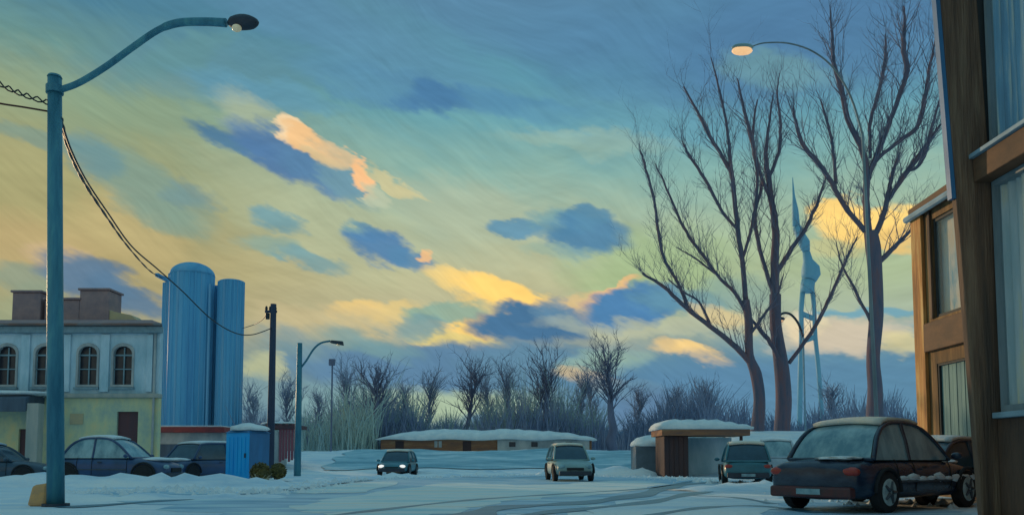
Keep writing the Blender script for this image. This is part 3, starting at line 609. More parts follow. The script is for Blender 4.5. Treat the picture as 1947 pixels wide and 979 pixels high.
# ---------------------------------------------------------------- long snow roofed building in the middle
Ym = 66.0; zg = 1.3
def mx(px): return W(px, 830, Ym).x
def mz(py): return W(900, py, Ym).z
t = thing('long_low_building', 'long low brown building under a thick white snow roof in front of the tree line', 'building', (mx(920), Ym, zg))
obj('wall', box(mx(724), mx(1125), Ym, Ym + 7, zg - .4, mz(834)), 'brick', t)
obj('wing_wall', box(mx(946), mx(1120), Ym - .25, Ym - .003, zg - .4, mz(836)), 'wallgrey', t, label='grey lower stretch of wall')
for p_ in (968, 1010, 1075):
    w_ = obj('window', box(mx(p_), mx(p_ + 12), Ym - .29, Ym - .253, mz(849), mz(840)), 'pane', t)
for p_ in (752, 880):
    w_ = obj('door', box(mx(p_), mx(p_ + 16), Ym - .04, Ym - .003, zg, mz(838)), 'darkbrown', t)
for p_ in (826, 834):
    obj('window', box(mx(p_), mx(p_ + 6), Ym - .04, Ym - .003, mz(850), mz(838)), 'wallgrey', t)
b = bmesh.new(); n_ = 34; rnd = random.Random(5); rows = []
for i in range(n_ + 1):
    u = i / n_; px_ = 716 + (1134 - 716) * u; k_ = min(1, u * 5 + .05) if u < .5 else min(1, (1 - u) * 3.2 + .15); e_ = rnd.uniform(-.05, .05)
    zb_ = mz(836) + .05 * math.sin(i * .7); zt_ = zb_ + .16 + .72 * k_ + e_
    rows.append([b.verts.new(q) for q in ((mx(px_), Ym - .55, zb_), (mx(px_), Ym - .62, zb_ + .18 * k_ + .05), (mx(px_), Ym + .4, zt_ - .1), (mx(px_), Ym + 3.5, zt_ + .1), (mx(px_), Ym + 7.5, zt_ - .3), (mx(px_), Ym + 7.5, zb_))])
for r0, r1 in zip(rows, rows[1:]):
    for k in range(6): b.faces.new((r0[k], r0[(k+1) % 6], r1[(k+1) % 6], r1[k]))
b.faces.new(rows[0]); b.faces.new(rows[-1][::-1])
obj('roof_snow', b, 'fresh', t, smooth=True)

# ---------------------------------------------------------------- flat roofed shelter
Yh = 43.0
def hx(px): return W(px, 870, Yh).x
def hz(py): return W(1340, py, Yh).z
t = thing('flat_roofed_shelter', 'open shelter with snow covered flat roof on a broad dark brown side wall', 'shelter', (hx(1340), Yh, 0))
obj('side_wall', box(hx(1263), hx(1309), Yh, Yh + 2.6, -.1, hz(828)), 'darkbrown', t, bevel=.03)
for k in range(5):
    xa = hx(1263) + (hx(1309) - hx(1263)) * k / 5; obj('board', box(xa + .015, xa + .25, Yh - .03, Yh - .002, 0, hz(829)), 'darkbrown', t)
obj('fascia', box(hx(1257), hx(1424), Yh - .35, Yh + 3, hz(828) + .003, hz(816)), 'brick', t, bevel=.03)
obj('back_wall', box(hx(1312), hx(1418), Yh + 2.7, Yh + 2.85, -.1, hz(829)), 'wallblue', t)
obj('corner_post', box(hx(1408), hx(1413), Yh, Yh + .14, -.1, hz(829)), 'darkbrown', t)
b = bmesh.new(); rows = []; n_ = 22
for i in range(n_ + 1):
    u = i / n_; xx = hx(1253) + (hx(1430) - hx(1253)) * u; k_ = min(1, u * 6 + .3, (1 - u) * 2.0 + .25); zb_ = hz(816) + .004; zt_ = zb_ + .10 + .42 * k_ + .04 * math.sin(i * 1.9)
    rows.append([b.verts.new(q) for q in ((xx, Yh - .42, zb_), (xx, Yh - .46, zb_ + .12), (xx, Yh + .1, zt_), (xx, Yh + 2.4, zt_ + .05), (xx, Yh + 3.1, zb_ + .1), (xx, Yh + 3.05, zb_))])
for r0, r1 in zip(rows, rows[1:]):
    for k in range(6): b.faces.new((r0[k], r0[(k+1) % 6], r1[(k+1) % 6], r1[k]))
b.faces.new(rows[0]); b.faces.new(rows[-1][::-1])
obj('roof_snow', b, 'fresh', t, smooth=True)
Yw = 47.0
t = thing('low_shed', 'low blue grey shed buried under white snow, left of the shelter', 'shed', (W(1228,860,Yw).x, Yw, 0))
obj('wall', box(W(1200,0,Yw).x, W(1262,0,Yw).x, Yw, Yw + 2, -.1, W(0,848,Yw).z), 'greyblue', t)
obj('roof_snow', blob((W(1231,0,Yw).x, Yw + .9, W(0,846,Yw).z), 1, .05, 3, sx=1.12, sy=1.3, sz=.62, flat=W(0,848,Yw).z + .003, seed=9), 'fresh', t, smooth=True)

# ---------------------------------------------------------------- blue tower
Yv = 150.0
def tx(px, py): return W(px, py, Yv)
t = thing('pointed_tower', 'slender blue tower with needle spire and splayed legs far behind the bare trees', 'tower', (tx(1535, 800).x, Yv, zt(50, Yv)))
def lathe(prof, m_, name, seg=12):      # (px centre, py, half width px)
    pts = [tx(a, b_) for a, b_, c in prof]; return obj(name, tube(pts, [c / F * Yv for _, _, c in prof], seg), m_, t, smooth=True)
lathe([(1507,338,.6),(1509,372,2.5),(1512,400,6),(1514,430,7)], 'tower', 'needle')
lathe([(1514,431,8),(1522,448,9),(1529,462,11),(1533,478,7)], 'tower', 'spire_bulb')
lathe([(1533,479,7),(1536,495,9),(1541,510,17),(1542,520,18),(1538,532,14)], 'tower', 'gallery')
lathe([(1537,533,13),(1535,545,13),(1535,556,13)], 'tower', 'drum')
for pl, w_ in (([(1526,556),(1523,590),(1524,640),(1522,700),(1520,830)], 5), ([(1545,556),(1548,590),(1550,640),(1556,700),(1566,830)], 4.5)):
    obj('leg', tube([tx(*q) for q in pl], [w_ / F * Yv] * 5, 8), 'tower', t, smooth=True)
obj('brace', tube([tx(1524,596), tx(1548,606)], .5, 6), 'tower', t)
obj('brace', tube([tx(1523,650), tx(1550,640)], .5, 6), 'tower', t)

# ---------------------------------------------------------------- trees
def twiggy(bm, p, d, L_, r, rnd, depth, up=.25):
    n = 4; pts = [p]; q = p.copy(); dd = d.copy()
    for i in range(n):
        dd = (dd + Vector((rnd.gauss(0,.14), rnd.gauss(0,.14), rnd.gauss(0,.1) + up * .25))).normalized(); q = q + dd * L_ / n; pts.append(q.copy())
    tube(pts, [r * (1 - .75 * i / n) for i in range(n + 1)], 4 if r > .03 else 3, bm, cap=False)
    if depth:
        for k in range(3 if depth > 1 else 3):
            i = rnd.randint(1, n); a = pts[i]; side = Vector((rnd.gauss(0,1), rnd.gauss(0,1), rnd.gauss(0,.5))).normalized()
            twiggy(bm, a, (dd * 1.0 + side * .75).normalized(), L_ * rnd.uniform(.45, .7), r * .5, rnd, depth - 1, up)
def big_tree(label, Y, trunk, limbs, seed, tw=1.0):
    rnd = random.Random(seed); b0 = W(trunk[0][0], trunk[0][1], Y); zb = zt(b0.x, Y) - .2
    t = thing('bare_tree', label, 'tree', (b0.x, Y, zb), 0, 'tall bare trees on the right')
    k = Y / F
    pts = [Vector((b0.x, Y, zb))] + [W(x, y, Y) for x, y, w in trunk]; rad = [trunk[0][2] * .52 * k] + [w * .5 * k for x, y, w in trunk]
    P_ = spline(pts, 4); Rr = [rad[min(i // 4, len(rad)-1)] + (rad[min(i // 4 + 1, len(rad)-1)] - rad[min(i // 4, len(rad)-1)]) * (i % 4) / 4 for i in range(len(P_))]
    obj('trunk', tube(P_, Rr, 10), 'bark', t, smooth=True)
    bt = bmesh.new()
    known = [(x, y, 0.0) for x, y, w in trunk]
    for pl in limbs:
        n = len(pl); d0 = min(known, key=lambda q: (q[0] - pl[0][0]) ** 2 + (q[1] - pl[0][1]) ** 2)[2]; d1 = d0 + rnd.uniform(-2.0, 2.0)
        dd_ = [d0 + (d1 - d0) * (i / max(1, n - 1)) for i in range(n)]
        pts = [W(x, y, Y + d) for (x, y, w), d in zip(pl, dd_)]
        for (p_, q_, da, db) in zip(pl, pl[1:], dd_, dd_[1:]):
            known += [(p_[0] + (q_[0] - p_[0]) * u / 4, p_[1] + (q_[1] - p_[1]) * u / 4, da + (db - da) * u / 4) for u in range(5)]
        rad = [w * .43 * k for x, y, w in pl]; P_ = spline(pts, 5)
        Rr = [rad[min(i // 5, n-1)] + (rad[min(i // 5 + 1, n-1)] - rad[min(i // 5, n-1)]) * (i % 5) / 5 for i in range(len(P_))]
        P_ = [p + Vector((rnd.gauss(0,.015), rnd.gauss(0,.02), 0)) if 0 < i < len(P_)-1 else p for i, p in enumerate(P_)]
        obj('branch', tube(P_, Rr, 7), 'bark', t, smooth=True)
        for i in range(2, len(P_)):
            for _ in range(1 if rnd.random() < .8 else 2):
                d = (P_[i] - P_[i-1]).normalized(); side = Vector((rnd.gauss(0,1), rnd.gauss(0,1), rnd.gauss(0,.4))).normalized()
                twiggy(bt, P_[i], (d * 1.2 + side * .7 + Vector((0,0,.35))).normalized(), rnd.uniform(1.0, 2.8), max(.012, min(.032, Rr[i] * .3)), rnd, 2, .5)
    obj('twigs', bt, 'twig', t, kind='stuff')
big_tree('left bare tree of the tall trees, its trunk forked low and wide limbs reaching left', 50, [(1440,815,26),(1444,760,22),(1437,710,22),(1425,675,16),(1423,610,15),(1418,570,14)], [
 [(1432,695,14),(1400,660,13),(1350,620,11),(1305,585,10),(1262,545,8),(1222,520,5)],
 [(1310,590,8),(1290,540,7),(1262,490,7),(1252,440,7),(1243,380,6),(1225,310,5),(1218,285,2)],
 [(1350,618,6),(1330,575,5),(1300,555,4),(1270,530,2)],
 [(1420,600,9),(1400,560,8),(1370,530,7),(1340,490,8),(1310,450,7),(1285,400,6),(1262,345,4),(1245,310,2)],
 [(1418,570,12),(1412,500,11),(1402,430,11),(1396,370,10),(1390,320,9),(1385,260,6),(1370,180,5),(1352,110,2)],
 [(1392,330,9),(1368,290,8),(1345,250,8),(1325,210,6),(1300,165,3)],
 [(1405,440,7),(1372,400,7),(1340,340,7),(1310,295,6),(1298,270,3)],
 [(1412,490,7),(1430,430,7),(1440,340,7),(1430,270,9),(1415,210,7),(1402,150,3)],
 [(1422,640,8),(1452,600,6),(1478,560,5),(1490,520,2)], [(1360,520,5),(1320,490,4),(1285,470,2)],
], 11)
big_tree('middle bare tree of the tall trees, its straight trunk splitting near the blue tower', 52, [(1487,815,30),(1490,760,30),(1486,700,28),(1475,620,22),(1474,560,22)], [
 [(1474,570,20),(1473,500,19),(1475,440,17),(1468,390,14),(1460,330,13),(1456,300,10),(1462,240,6),(1470,180,3)],
 [(1476,520,12),(1500,480,11),(1528,440,9),(1548,400,8),(1565,355,5),(1570,330,2)],
 [(1472,560,10),(1452,500,9),(1438,440,9),(1436,400,8),(1448,350,7),(1440,300,3)],
 [(1488,700,12),(1470,660,10),(1440,620,8),(1420,600,3)],
 [(1462,340,8),(1480,290,8),(1484,240,7),(1478,180,4),(1482,140,2)], [(1465,380,8),(1435,300,8),(1432,240,6),(1440,190,3)],
 [(1500,690,9),(1550,620,9),(1580,560,8),(1606,500,7),(1630,450,3)],
], 12)
big_tree('right bare tree of the tall trees, reddish single trunk fanning out before the yellow cloud', 46, [(1663,800,32),(1664,740,27),(1660,680,24),(1666,600,26),(1664,520,26),(1660,470,28),(1655,440,24)], [
 [(1652,450,16),(1648,400,16),(1647,350,15),(1645,305,14),(1632,270,12),(1612,225,12),(1600,170,11),(1585,120,9),(1582,70,6),(1578,12,2)],
 [(1645,440,12),(1612,400,11),(1582,350,11),(1560,315,11),(1530,280,10),(1512,230,7),(1508,205,4)],
 [(1590,350,8),(1585,290,7),(1575,240,6),(1560,190,3)],
 [(1662,450,14),(1682,400,12),(1690,360,10),(1700,320,8),(1712,290,3)],
 [(1650,340,12),(1665,300,12),(1685,250,11),(1700,210,10),(1718,160,10),(1724,130,12),(1718,90,10),(1720,50,7),(1718,12,3)],
 [(1690,380,8),(1715,340,12),(1745,300,12),(1765,270,8),(1790,235,4)],
 [(1661,312,9),(1682,290,8),(1715,265,9),(1745,240,9),(1758,190,10),(1768,130,7),(1778,75,3)],
 [(1655,300,7),(1655,230,8),(1670,180,8),(1682,120,8),(1684,65,3)],
 [(1670,500,13),(1695,475,11),(1720,450,8),(1745,425,4)], [(1655,610,8),(1630,560,7),(1600,500,4),(1590,460,2)],
 [(1726,324,7),(1745,318,6),(1760,290,8),(1772,240,6),(1790,180,3)],
], 13)

def far_tree(px, top, Y, trunk_w, label, lean=0, seed=0, m='bark2', spread=1.0, low=.35):
    rnd = random.Random(seed); b0 = W(px, 830, Y); zb = zt(b0.x, Y) - .2; H = W(px, top, Y).z - zb
    t = thing('far_bare_tree', label, 'tree', (b0.x, Y, zb), 0, 'bare trees of the far tree line'); k = Y / F
    r = trunk_w * .42 * k; n = 7; P_ = [Vector((lean * H * i / n + rnd.gauss(0, .12), rnd.gauss(0, .12), H * .8 * i / n)) for i in range(n + 1)]; P_[0] = Vector((0, 0, 0))
    obj('trunk', tube(P_, [r * (1.05 - .92 * i / n) for i in range(n + 1)], 7), m, t, local=True, smooth=True)
    bt = bmesh.new()
    for i in range(44):
        u = rnd.uniform(low, 1); j = u * n; a = P_[int(j)].lerp(P_[min(n, int(j) + 1)], j % 1)
        side = Vector((rnd.gauss(0,1), rnd.gauss(0,1), 0)).normalized()
        twiggy(bt, a, (side * spread * .55 + Vector((0,0,1))).normalized(), H * rnd.uniform(.14, .42) * (1.25 - .5 * u), min(.07, max(.028, r * .3)) * (1.8 if i < 6 else 1), rnd, 2, .22)
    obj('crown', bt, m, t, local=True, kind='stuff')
FT = [(478,735,72,7,'slim bare tree close to the right side of the silos'),
 (548,728,85,8,'bare tree between the utility pole and the far lamp post'),
 (603,745,90,7,'small pale bare tree just right of the far lamp post'),
 (668,700,78,9,'bare tree with leaning limbs right of the box headed thin post'),
 (712,690,70,20,'dark thick trunked bare tree at the left end of the long snowy roof'),
 (768,735,84,8,'slim bare tree behind the left end of the long snowy roof'),
 (822,715,88,9,'bare tree above the brown stretch of the long building'),
 (874,690,80,16,'dark forked bare tree over the middle of the long snowy roof'),
 (925,715,92,8,'slim bare tree just right of the dark forked one'),
 (972,700,86,9,'bare tree above the grey stretch of the long building'),
 (1038,675,80,22,'broad dark bare tree above the right half of the long snowy roof'),
 (1086,715,88,12,'bare tree leaning right beside the broad dark one'),
 (1128,725,95,8,'slim bare tree at the right end of the long snowy roof'),
 (1166,655,68,26,'tall dark trunked bare tree between the long building and the low shed'),
 (1215,740,95,8,'slim bare tree behind the low snowy shed'),
 (1285,735,92,8,'thin bare tree rising behind the left end of the shelter'),
 (1372,730,84,10,'leaning bare tree over the right end of the shelter roof'),
 (1585,735,82,9,'small bare tree low between the blue tower and the reddish trunk')]
for i, (px, top, Y, w_, lab) in enumerate(FT):
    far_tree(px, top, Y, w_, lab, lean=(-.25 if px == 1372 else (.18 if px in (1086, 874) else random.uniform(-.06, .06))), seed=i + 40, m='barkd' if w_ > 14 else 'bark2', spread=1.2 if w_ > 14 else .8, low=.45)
def brush(pa, pb, Ya, Yb, n, hmin, hmax, m, label, seed):
    rnd = random.Random(seed); b = bmesh.new()
    for i in range(n):
        Y = rnd.uniform(Ya, Yb); px = rnd.uniform(pa, pb); x = W(px, 840, Y).x; z = zt(x, Y) - .1; h = rnd.uniform(hmin, hmax) * (.75 + .25 * math.sin(px * .02) + .12 * math.sin(px * .09))
        lx, ly = rnd.gauss(0, .18) * h, rnd.gauss(0, .12) * h; r = rnd.uniform(.03, .085)
        p0, p1, p2 = Vector((x, Y, z)), Vector((x + lx * .4, Y + ly * .4, z + h * .55)), Vector((x + lx * 1.2, Y + ly, z + h)); tube([p0, p1, p2], [r, r * .7, .012], 3, b, cap=False)
    o = obj('brush', b, m, kind='stuff'); o['label'] = label; o['category'] = 'brush'
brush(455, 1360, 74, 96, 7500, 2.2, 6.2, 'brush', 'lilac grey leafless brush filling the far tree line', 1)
brush(700, 1150, 78, 94, 1500, 4, 8.5, 'brush2', 'pale green grey stems behind the long snowy roof', 2)
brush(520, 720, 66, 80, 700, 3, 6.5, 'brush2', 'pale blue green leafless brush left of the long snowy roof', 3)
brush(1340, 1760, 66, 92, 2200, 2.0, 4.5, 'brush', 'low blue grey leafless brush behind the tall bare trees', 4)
# distant wooded ridge
bm = bmesh.new(); prev = None
for i in range(120):
    x = -700 + i * 12; h = 22 + 5 * math.sin(i * .31) + 3 * math.sin(i * .83 + 1) + 1.5 * math.sin(i * 2.1)
    cur = [bm.verts.new((x, 520, 0)), bm.verts.new((x, 560, h * .7)), bm.verts.new((x, 620, h)), bm.verts.new((x, 760, 0))]
    if prev:
        for k in range(3): bm.faces.new((prev[k], cur[k], cur[k+1], prev[k+1]))
    prev = cur
M['ridge'] = mat('blue_ridge', (.16,.27,.42), (.11,.20,.34), (.02,.02,.05), .95)
obj('hills', bm, 'ridge', smooth=True, kind='structure')

# ---------------------------------------------------------------- cars
def wheel(t, x, y, r, side, rimmat):
    w_ = obj('wheel', tube([(x, y - .1, r), (x, y - .085, r), (x, y + .085, r), (x, y + .1, r)], [r * .9, r, r, r * .9], 20), 'tyre', t, local=True, smooth=False)
    yy = y + side * .1
    obj('rim', tube([(x, yy + side * .002, r), (x, yy + side * .02, r)], [r * .66, r * .55], 16), rimmat, w_, local=True)
def loft(st, bm=None):    # stations (x, half width, z bottom, z top)
    bm = bm or bmesh.new(); rings = []
    for x, w, zb, zt_ in st:
        h = zt_ - zb
        sec = [(-w*.82, zb), (-w*.98, zb + h*.18), (-w, zb + h*.5), (-w*.96, zb + h*.82), (-w*.84, zt_ - h*.02), (0, zt_ + h*.03), (w*.84, zt_ - h*.02), (w*.96, zb + h*.82), (w, zb + h*.5), (w*.98, zb + h*.18), (w*.82, zb)]
        rings.append([bm.verts.new((x, y, z)) for y, z in sec])
    n = len(rings[0])
    for a, b in zip(rings, rings[1:]):
        for k in range(n): bm.faces.new((a[k], a[(k+1) % n], b[(k+1) % n], b[k]))
    bm.faces.new(rings[0][::-1]); bm.faces.new(rings[-1]); return bm
def quad(p, off=.008):
    b = bmesh.new(); v = [Vector(q) for q in p]; n = (v[1]-v[0]).cross(v[2]-v[0]).normalized()
    c = sum(v, Vector()) / len(v)
    if n.dot(c - Vector((0, 0, .9))) < 0: n = -n
    f = [b.verts.new(q + n * off) for q in v]; g_ = [b.verts.new(q - n * .01) for q in v]
    b.faces.new(f); k = len(f)
    for i in range(k): b.faces.new((f[i], f[(i+1) % k], g_[(i+1) % k], g_[i]))
    return b
def lerp_(a, b, u): return a + (b - a) * u
def car(name, label, cat, x, y, head, paint, L_=4.4, Wd=1.78, H=1.45, style='sedan', wind='glassdark', rimm='hub', roofsnow=None, hoodsnow=None, head_on=False, group='cars standing in the snowy yard', tailbig=1.0, bump='darkmetal'):
    # local +x is the front; head = direction of the front, degrees clockwise from +Y
    t = thing(name, label, cat, (x, y, 0), R(90 - head), group); hw = Wd / 2; l = L_ / 2; bl = H * .60; r = H * .225
    if style == 'sedan': hood, trunk = bl * .93, bl * .98; cf, cr_, rf, rr = l * .42, -l * .74, l * .02, -l * .44
    elif style == 'hatch': hood, trunk = bl * .95, bl * 1.0; cf, cr_, rf, rr = l * .46, -l * .96, l * .08, -l * .74
    else: hood, trunk = bl * .96, bl * 1.0; cf, cr_, rf, rr = l * .60, -l * .985, l * .30, -l * .92
    st = [(-l, hw*.80, .30, trunk*.86), (-l*.97, hw*.92, .22, trunk*.95), (-l*.8, hw, .20, trunk), (cr_*.6, hw, .20, bl), (0, hw*1.0, .19, bl), (cf*.95, hw, .20, bl*.99), (l*.72, hw*.98, .20, hood*.97), (l*.93, hw*.88, .24, hood*.84), (l, hw*.74, .32, hood*.68)]
    st.sort(key=lambda s: s[0])
    body = obj('body', loft(st), paint, t, local=True, smooth=True); sb = body.modifiers.new('sub', 'SUBSURF'); sb.levels = 1; sb.render_levels = 1
    tw_ = hw * .70; bw = hw * .88; zb = bl - .04
    ctrl = [(cf, zb), (lerp_(cf, rf, .55), lerp_(zb, H, .64)), (rf, H - .045), (lerp_(rf, rr, .5), H), (rr, H - .05), (lerp_(rr, cr_, .55), lerp_(zb, H, .62)), (cr_, zb)]
    pr = spline([(a_, 0, b_) for a_, b_ in ctrl], 4)
    wd_ = lambda z: lerp_(bw, tw_, max(0, (z - zb) / (H - zb)) ** 1.3)
    def ribbon(i0, i1, f, up, b_=None):        # a curved strip across the car between two profile points
        b_ = b_ or bmesh.new(); prev = None
        for i in range(i0, i1 + 1):
            p = pr[i]; w_ = wd_(p.z) * f; row = [b_.verts.new((p.x, w_ * k / 4, p.z + up + .045 * (1 - (k / 4) ** 2) * min(1, (p.z - zb) / .3))) for k in range(-4, 5)]
            if prev:
                for k in range(8): b_.faces.new((prev[k], prev[k+1], row[k+1], row[k]))
            prev = row
        return b_
    obj('windscreen', ribbon(0, 8, .93, .004), wind, t, local=True, smooth=True)
    obj('rear_window', ribbon(16, 24, .93, .004), wind, t, local=True, smooth=True)
    obj('roof', ribbon(8, 16, 1, .0), paint, t, local=True, smooth=True)
    for s in (-1, 1):
        for i0, i1 in ((1, 12), (12, 23)):
            b_ = bmesh.new(); prev = None
            for i in range(i0, i1 + 1):
                p = pr[i]; cur = (b_.verts.new((p.x, s * bw, zb)), b_.verts.new((p.x, s * (lerp_(bw, wd_(p.z), .5) + .012), lerp_(zb, p.z, .5))), b_.verts.new((p.x, s * wd_(p.z), p.z)))
                if prev:
                    for k in range(2): b_.faces.new((prev[k], cur[k], cur[k+1], prev[k+1]))
                prev = cur
            obj('side_window', b_, wind, t, local=True, smooth=True)
        edge = [Vector((p.x, s * (wd_(p.z) + .004), p.z + .004)) for p in pr]
        obj('roof_rail', tube(edge, [.035 if 7 <= i <= 17 else .045 for i in range(len(edge))], 6), paint, t, local=True, smooth=True)
        obj('door_pillar', tube([(pr[12].x - .02, s * bw, zb), (pr[12].x, s * (lerp_(bw, tw_, .5) + .016), lerp_(zb, H, .5)), (pr[12].x, s * (tw_ + .01), H)], .04, 6), paint, t, local=True)
    for zz in (0, 24): obj('window_ledge', tube([(pr[zz].x, -bw, zb + .01), (pr[zz].x, bw, zb + .01)], .035, 6), paint, t, local=True)
    if L_ > 4.25:
        hh_ = bl - .2
        for s in (-1, 1):
            for xx in (cf * .86, pr[12].x, cr_ * .62):
                obj('door_seam', tube([(xx, s * hw * .985, .2 + hh_ * .2), (xx + .01, s * hw * 1.0, .2 + hh_ * .5), (xx, s * hw * .965, .2 + hh_ * .8), (xx, s * hw * .90, bl - .03)], .010, 4), 'tyre', t, local=True)
            obj('side_trim', tube([(cf * .86, s * hw * 1.0, .2 + hh_ * .45), (cr_ * .62, s * hw * 1.0, .2 + hh_ * .45)], .018, 5), 'hub', t, local=True)
    for sx in (l * .64, -l * .62):
        for s in (-1, 1):
            wheel(t, sx, s * (hw - .09), r, s, rimm)
            obj('wheel_arch', tube([(sx + (r + .05) * math.cos(math.pi * k / 10), s * (hw + .0), r + (r + .05) * math.sin(math.pi * k / 10)) for k in range(11)], .035, 6), 'tyre', t, local=True)
    for s in (-1, 1):
        obj('headlight', blob((l * .955, s * hw * .66, hood * .70), 1, 0, 2, sx=.09, sy=.17, sz=.09), 'headl' if head_on else 'glasspale', t, local=True, smooth=True)
        obj('taillight', blob((-l * .955, s * hw * .74, trunk * .76), 1, 0, 2, sx=.10, sy=.17 * tailbig, sz=.085 * tailbig), 'tail', t, local=True, smooth=True)
        obj('wing_mirror', blob((cf * .88, s * (hw + .10), bl + .04), 1, 0, 2, sx=.07, sy=.11, sz=.07), paint, t, local=True, smooth=True)
        obj('door_handle', box(-.25, -.1, s * (hw + .005) - .012, s * (hw + .005) + .012, bl * .80, bl * .84), 'darkmetal', t, local=True)
    obj('bumper', box(l * .93, l * 1.03, -hw * .80, hw * .80, .26, .44), 'darkmetal', t, local=True, bevel=.04)
    obj('bumper', box(-l * 1.03, -l * .95, -hw * .84, hw * .84, .26, .46), bump, t, local=True, bevel=.04)
    obj('number_plate', box(-l * 1.036, -l * 1.031, -.24, .24, .32, .42), 'glasspale', t, local=True)
    obj('grille', box(l * .97, l * 1.012, -hw * .42, hw * .42, .47, hood * .66), 'tyre', t, local=True, bevel=.01)
    if roofsnow:
        sh = obj('roof_snow', ribbon(7, 17, .97, .03), roofsnow, t, local=True, smooth=True)
        so = sh.modifiers.new('thick', 'SOLIDIFY'); so.thickness = .07; so.offset = 1
    if hoodsnow:
        obj('hood_snow', blob((l * .68, 0, hood * .98), 1, .08, 3, sx=l * .22, sy=hw * .75, sz=.09), hoodsnow, t, local=True, smooth=True)
    return t
def at(px, Y): return W(px, 900, Y).x
car('parked_car', 'large black sedan with pale roof, foremost on the right beside the brown building', 'car', 7.25, 15.9, 54, 'black', 4.65, 1.95, 1.62, 'sedan', 'glasspale', 'rim', 'creamy', 'fresh', group='cars standing in the snowy yard', tailbig=1.1, bump='bumper')
near = bpy.data.objects['parked_car']
for w_ in [o for o in near.children if o.name.startswith('wheel') and not o.name.startswith('wheel_arch')]:
    c = sum((v.co for v in w_.data.vertices), Vector()) / len(w_.data.vertices); sd_ = 1 if c.y > 0 else -1
    for k in range(5):
        a = 2 * math.pi * k / 5; d = Vector((math.cos(a), 0, math.sin(a)))
        obj('spoke', tube([c + d * .05 + Vector((0, sd_ * .126, 0)), c + d * .2 + Vector((0, sd_ * .126, 0))], [.04, .022], 5), 'hub', w_, local=True)
b = bmesh.new()
for i in range(9): blob((-.9 + i * .33, -.965, .60 + .02 * math.sin(i * 2)), 1, .25, 1, b, sx=.24, sy=.035, sz=.045 + .03 * math.sin(i * 1.3) ** 2, seed=i)
obj('side_snow', b, 'fresh', near, local=True, smooth=True)
obj('deck_snow', blob((-1.95, -.35, .965), 1, .15, 3, sx=.28, sy=.42, sz=.035), 'fresh', near, local=True, smooth=True)
car('parked_car', 'dark car with snowy bonnet nosing in behind the black sedan at the brown pier', 'car', 9.35, 16.9+1.2, 240, 'black', 4.3, 1.8, 1.35, 'sedan', 'glassdark', 'hub', 'fresh', 'fresh')
car('parked_van', 'teal hatchback with red tail lights and yellowish roof snow right of the shelter', 'car', at(1415, 31), 31, 12, 'tealpaint', 4.0, 1.75, 1.5, 'hatch', 'glassdark', 'hub', 'creamy').name = 'parked_car'
car('parked_car', 'pale snow covered car between the teal hatchback and the tall bare trees', 'car', at(1478, 36.5), 36.5, 20, 'whitep', 4.3, 1.8, 1.75, 'hatch', 'glasspale', 'hub', 'fresh', 'fresh')
car('moving_car', 'small teal car coming forward with both headlights lit at the left of the road', 'car', at(757, 46), 46, 182, 'tealpaint', 4.1, 1.75, 1.38, 'hatch', 'glassdark', 'hub', 'creamy', head_on=True)
car('moving_car', 'pale green car with warm roof facing the viewer in the middle of the yard', 'car', at(1081, 36), 36, 176, 'paleteal', 4.2, 1.72, 1.55, 'hatch', 'glassdark', 'tyre', 'creamy')
car('parked_car', 'navy blue car side on with rounded snowy cabin behind the near lamp post', 'car', at(222, 30), 30, 92, 'navy', 4.5, 1.8, 1.70, 'sedan', 'glasspale', 'tyre', 'fresh', 'fresh')
car('parked_car', 'dark navy estate car between the side on car and the bright blue cabin', 'car', at(384, 35.5), 35.5, 205, 'navy', 4.2, 1.85, 1.62, 'van', 'glassdark', 'tyre', 'fresh', 'fresh')
car('parked_car', 'grey car cut by the left edge below the slate awning', 'car', at(-12, 31), 31, 80, 'slate', 4.3, 1.8, 1.5, 'sedan', 'glassdark', 'tyre', 'snow')

# ---------------------------------------------------------------- right building
XF = 7.32
t = thing('brown_office_building', 'tall brown framed building with big windows filling the right edge', 'building', (8.5, 12, 0))
def fy(px): return XF * F / (px - CX)          # distance at which the facade plane is met
yA, yB_ = 4.0, 12.55
zb0 = lambda py: W(1900, py, 12).z
zUp = 15.0
z_beam0, z_beam1 = W(1868, 352, 12.2).z, W(1868, 303, 12.2).z
z_sill = W(1900, 795, 12).z
obj('base_wall', box(XF, XF + .3, yA, 12.1, -.2, z_sill), 'base', t)
sl = obj('sill', box(XF - .10, XF + .3, yA, 12.08, z_sill + .003, z_sill + .09), 'soffit', t, bevel=.015)
obj('floor_beam', box(XF - .22, XF + .3, yA, 12.1, z_beam0, z_beam1 - .04), 'beam', t, bevel=.015)
obj('beam_cap', box(XF - .28, XF + .3, yA, 12.1, z_beam1 - .037, z_beam1 + .03), 'soffit', t, bevel=.01)
obj('parapet', box(XF - .1, XF + .3, yA, 12.1, 13.2, zUp), 'pier', t)
def big_window(y0, y1, z0, z1, cm, nm='window'):
    w = obj(nm, pane_poly([rect(y0, y1, z0, z1), rect(y0 + .09, y1 - .07, z0 + .10, z1 - .08)], XF + .03, .16, 'x'), 'wframe', t)
    obj('pane', box(XF + .09, XF + .10, y0 + .09, y1 - .07, z0 + .10, z1 - .08), 'wpane', w)
    b = bmesh.new(); n = int((y1 - y0) / .035); prev = None
    for i in range(n + 1):
        yy = y0 + .05 + (y1 - y0 - .1) * i / n; xx = XF + .17 + .035 * math.sin(i * 1.3) + .02 * math.sin(i * .37)
        cur = (b.verts.new((xx, yy, z0 + .1)), b.verts.new((xx, yy, z1 - .05)))
        if prev: b.faces.new((prev[0], cur[0], cur[1], prev[1]))
        prev = cur
    obj('curtain', b, cm, w, smooth=True)  # pleated sheet coloured as the sky reflected in the glass
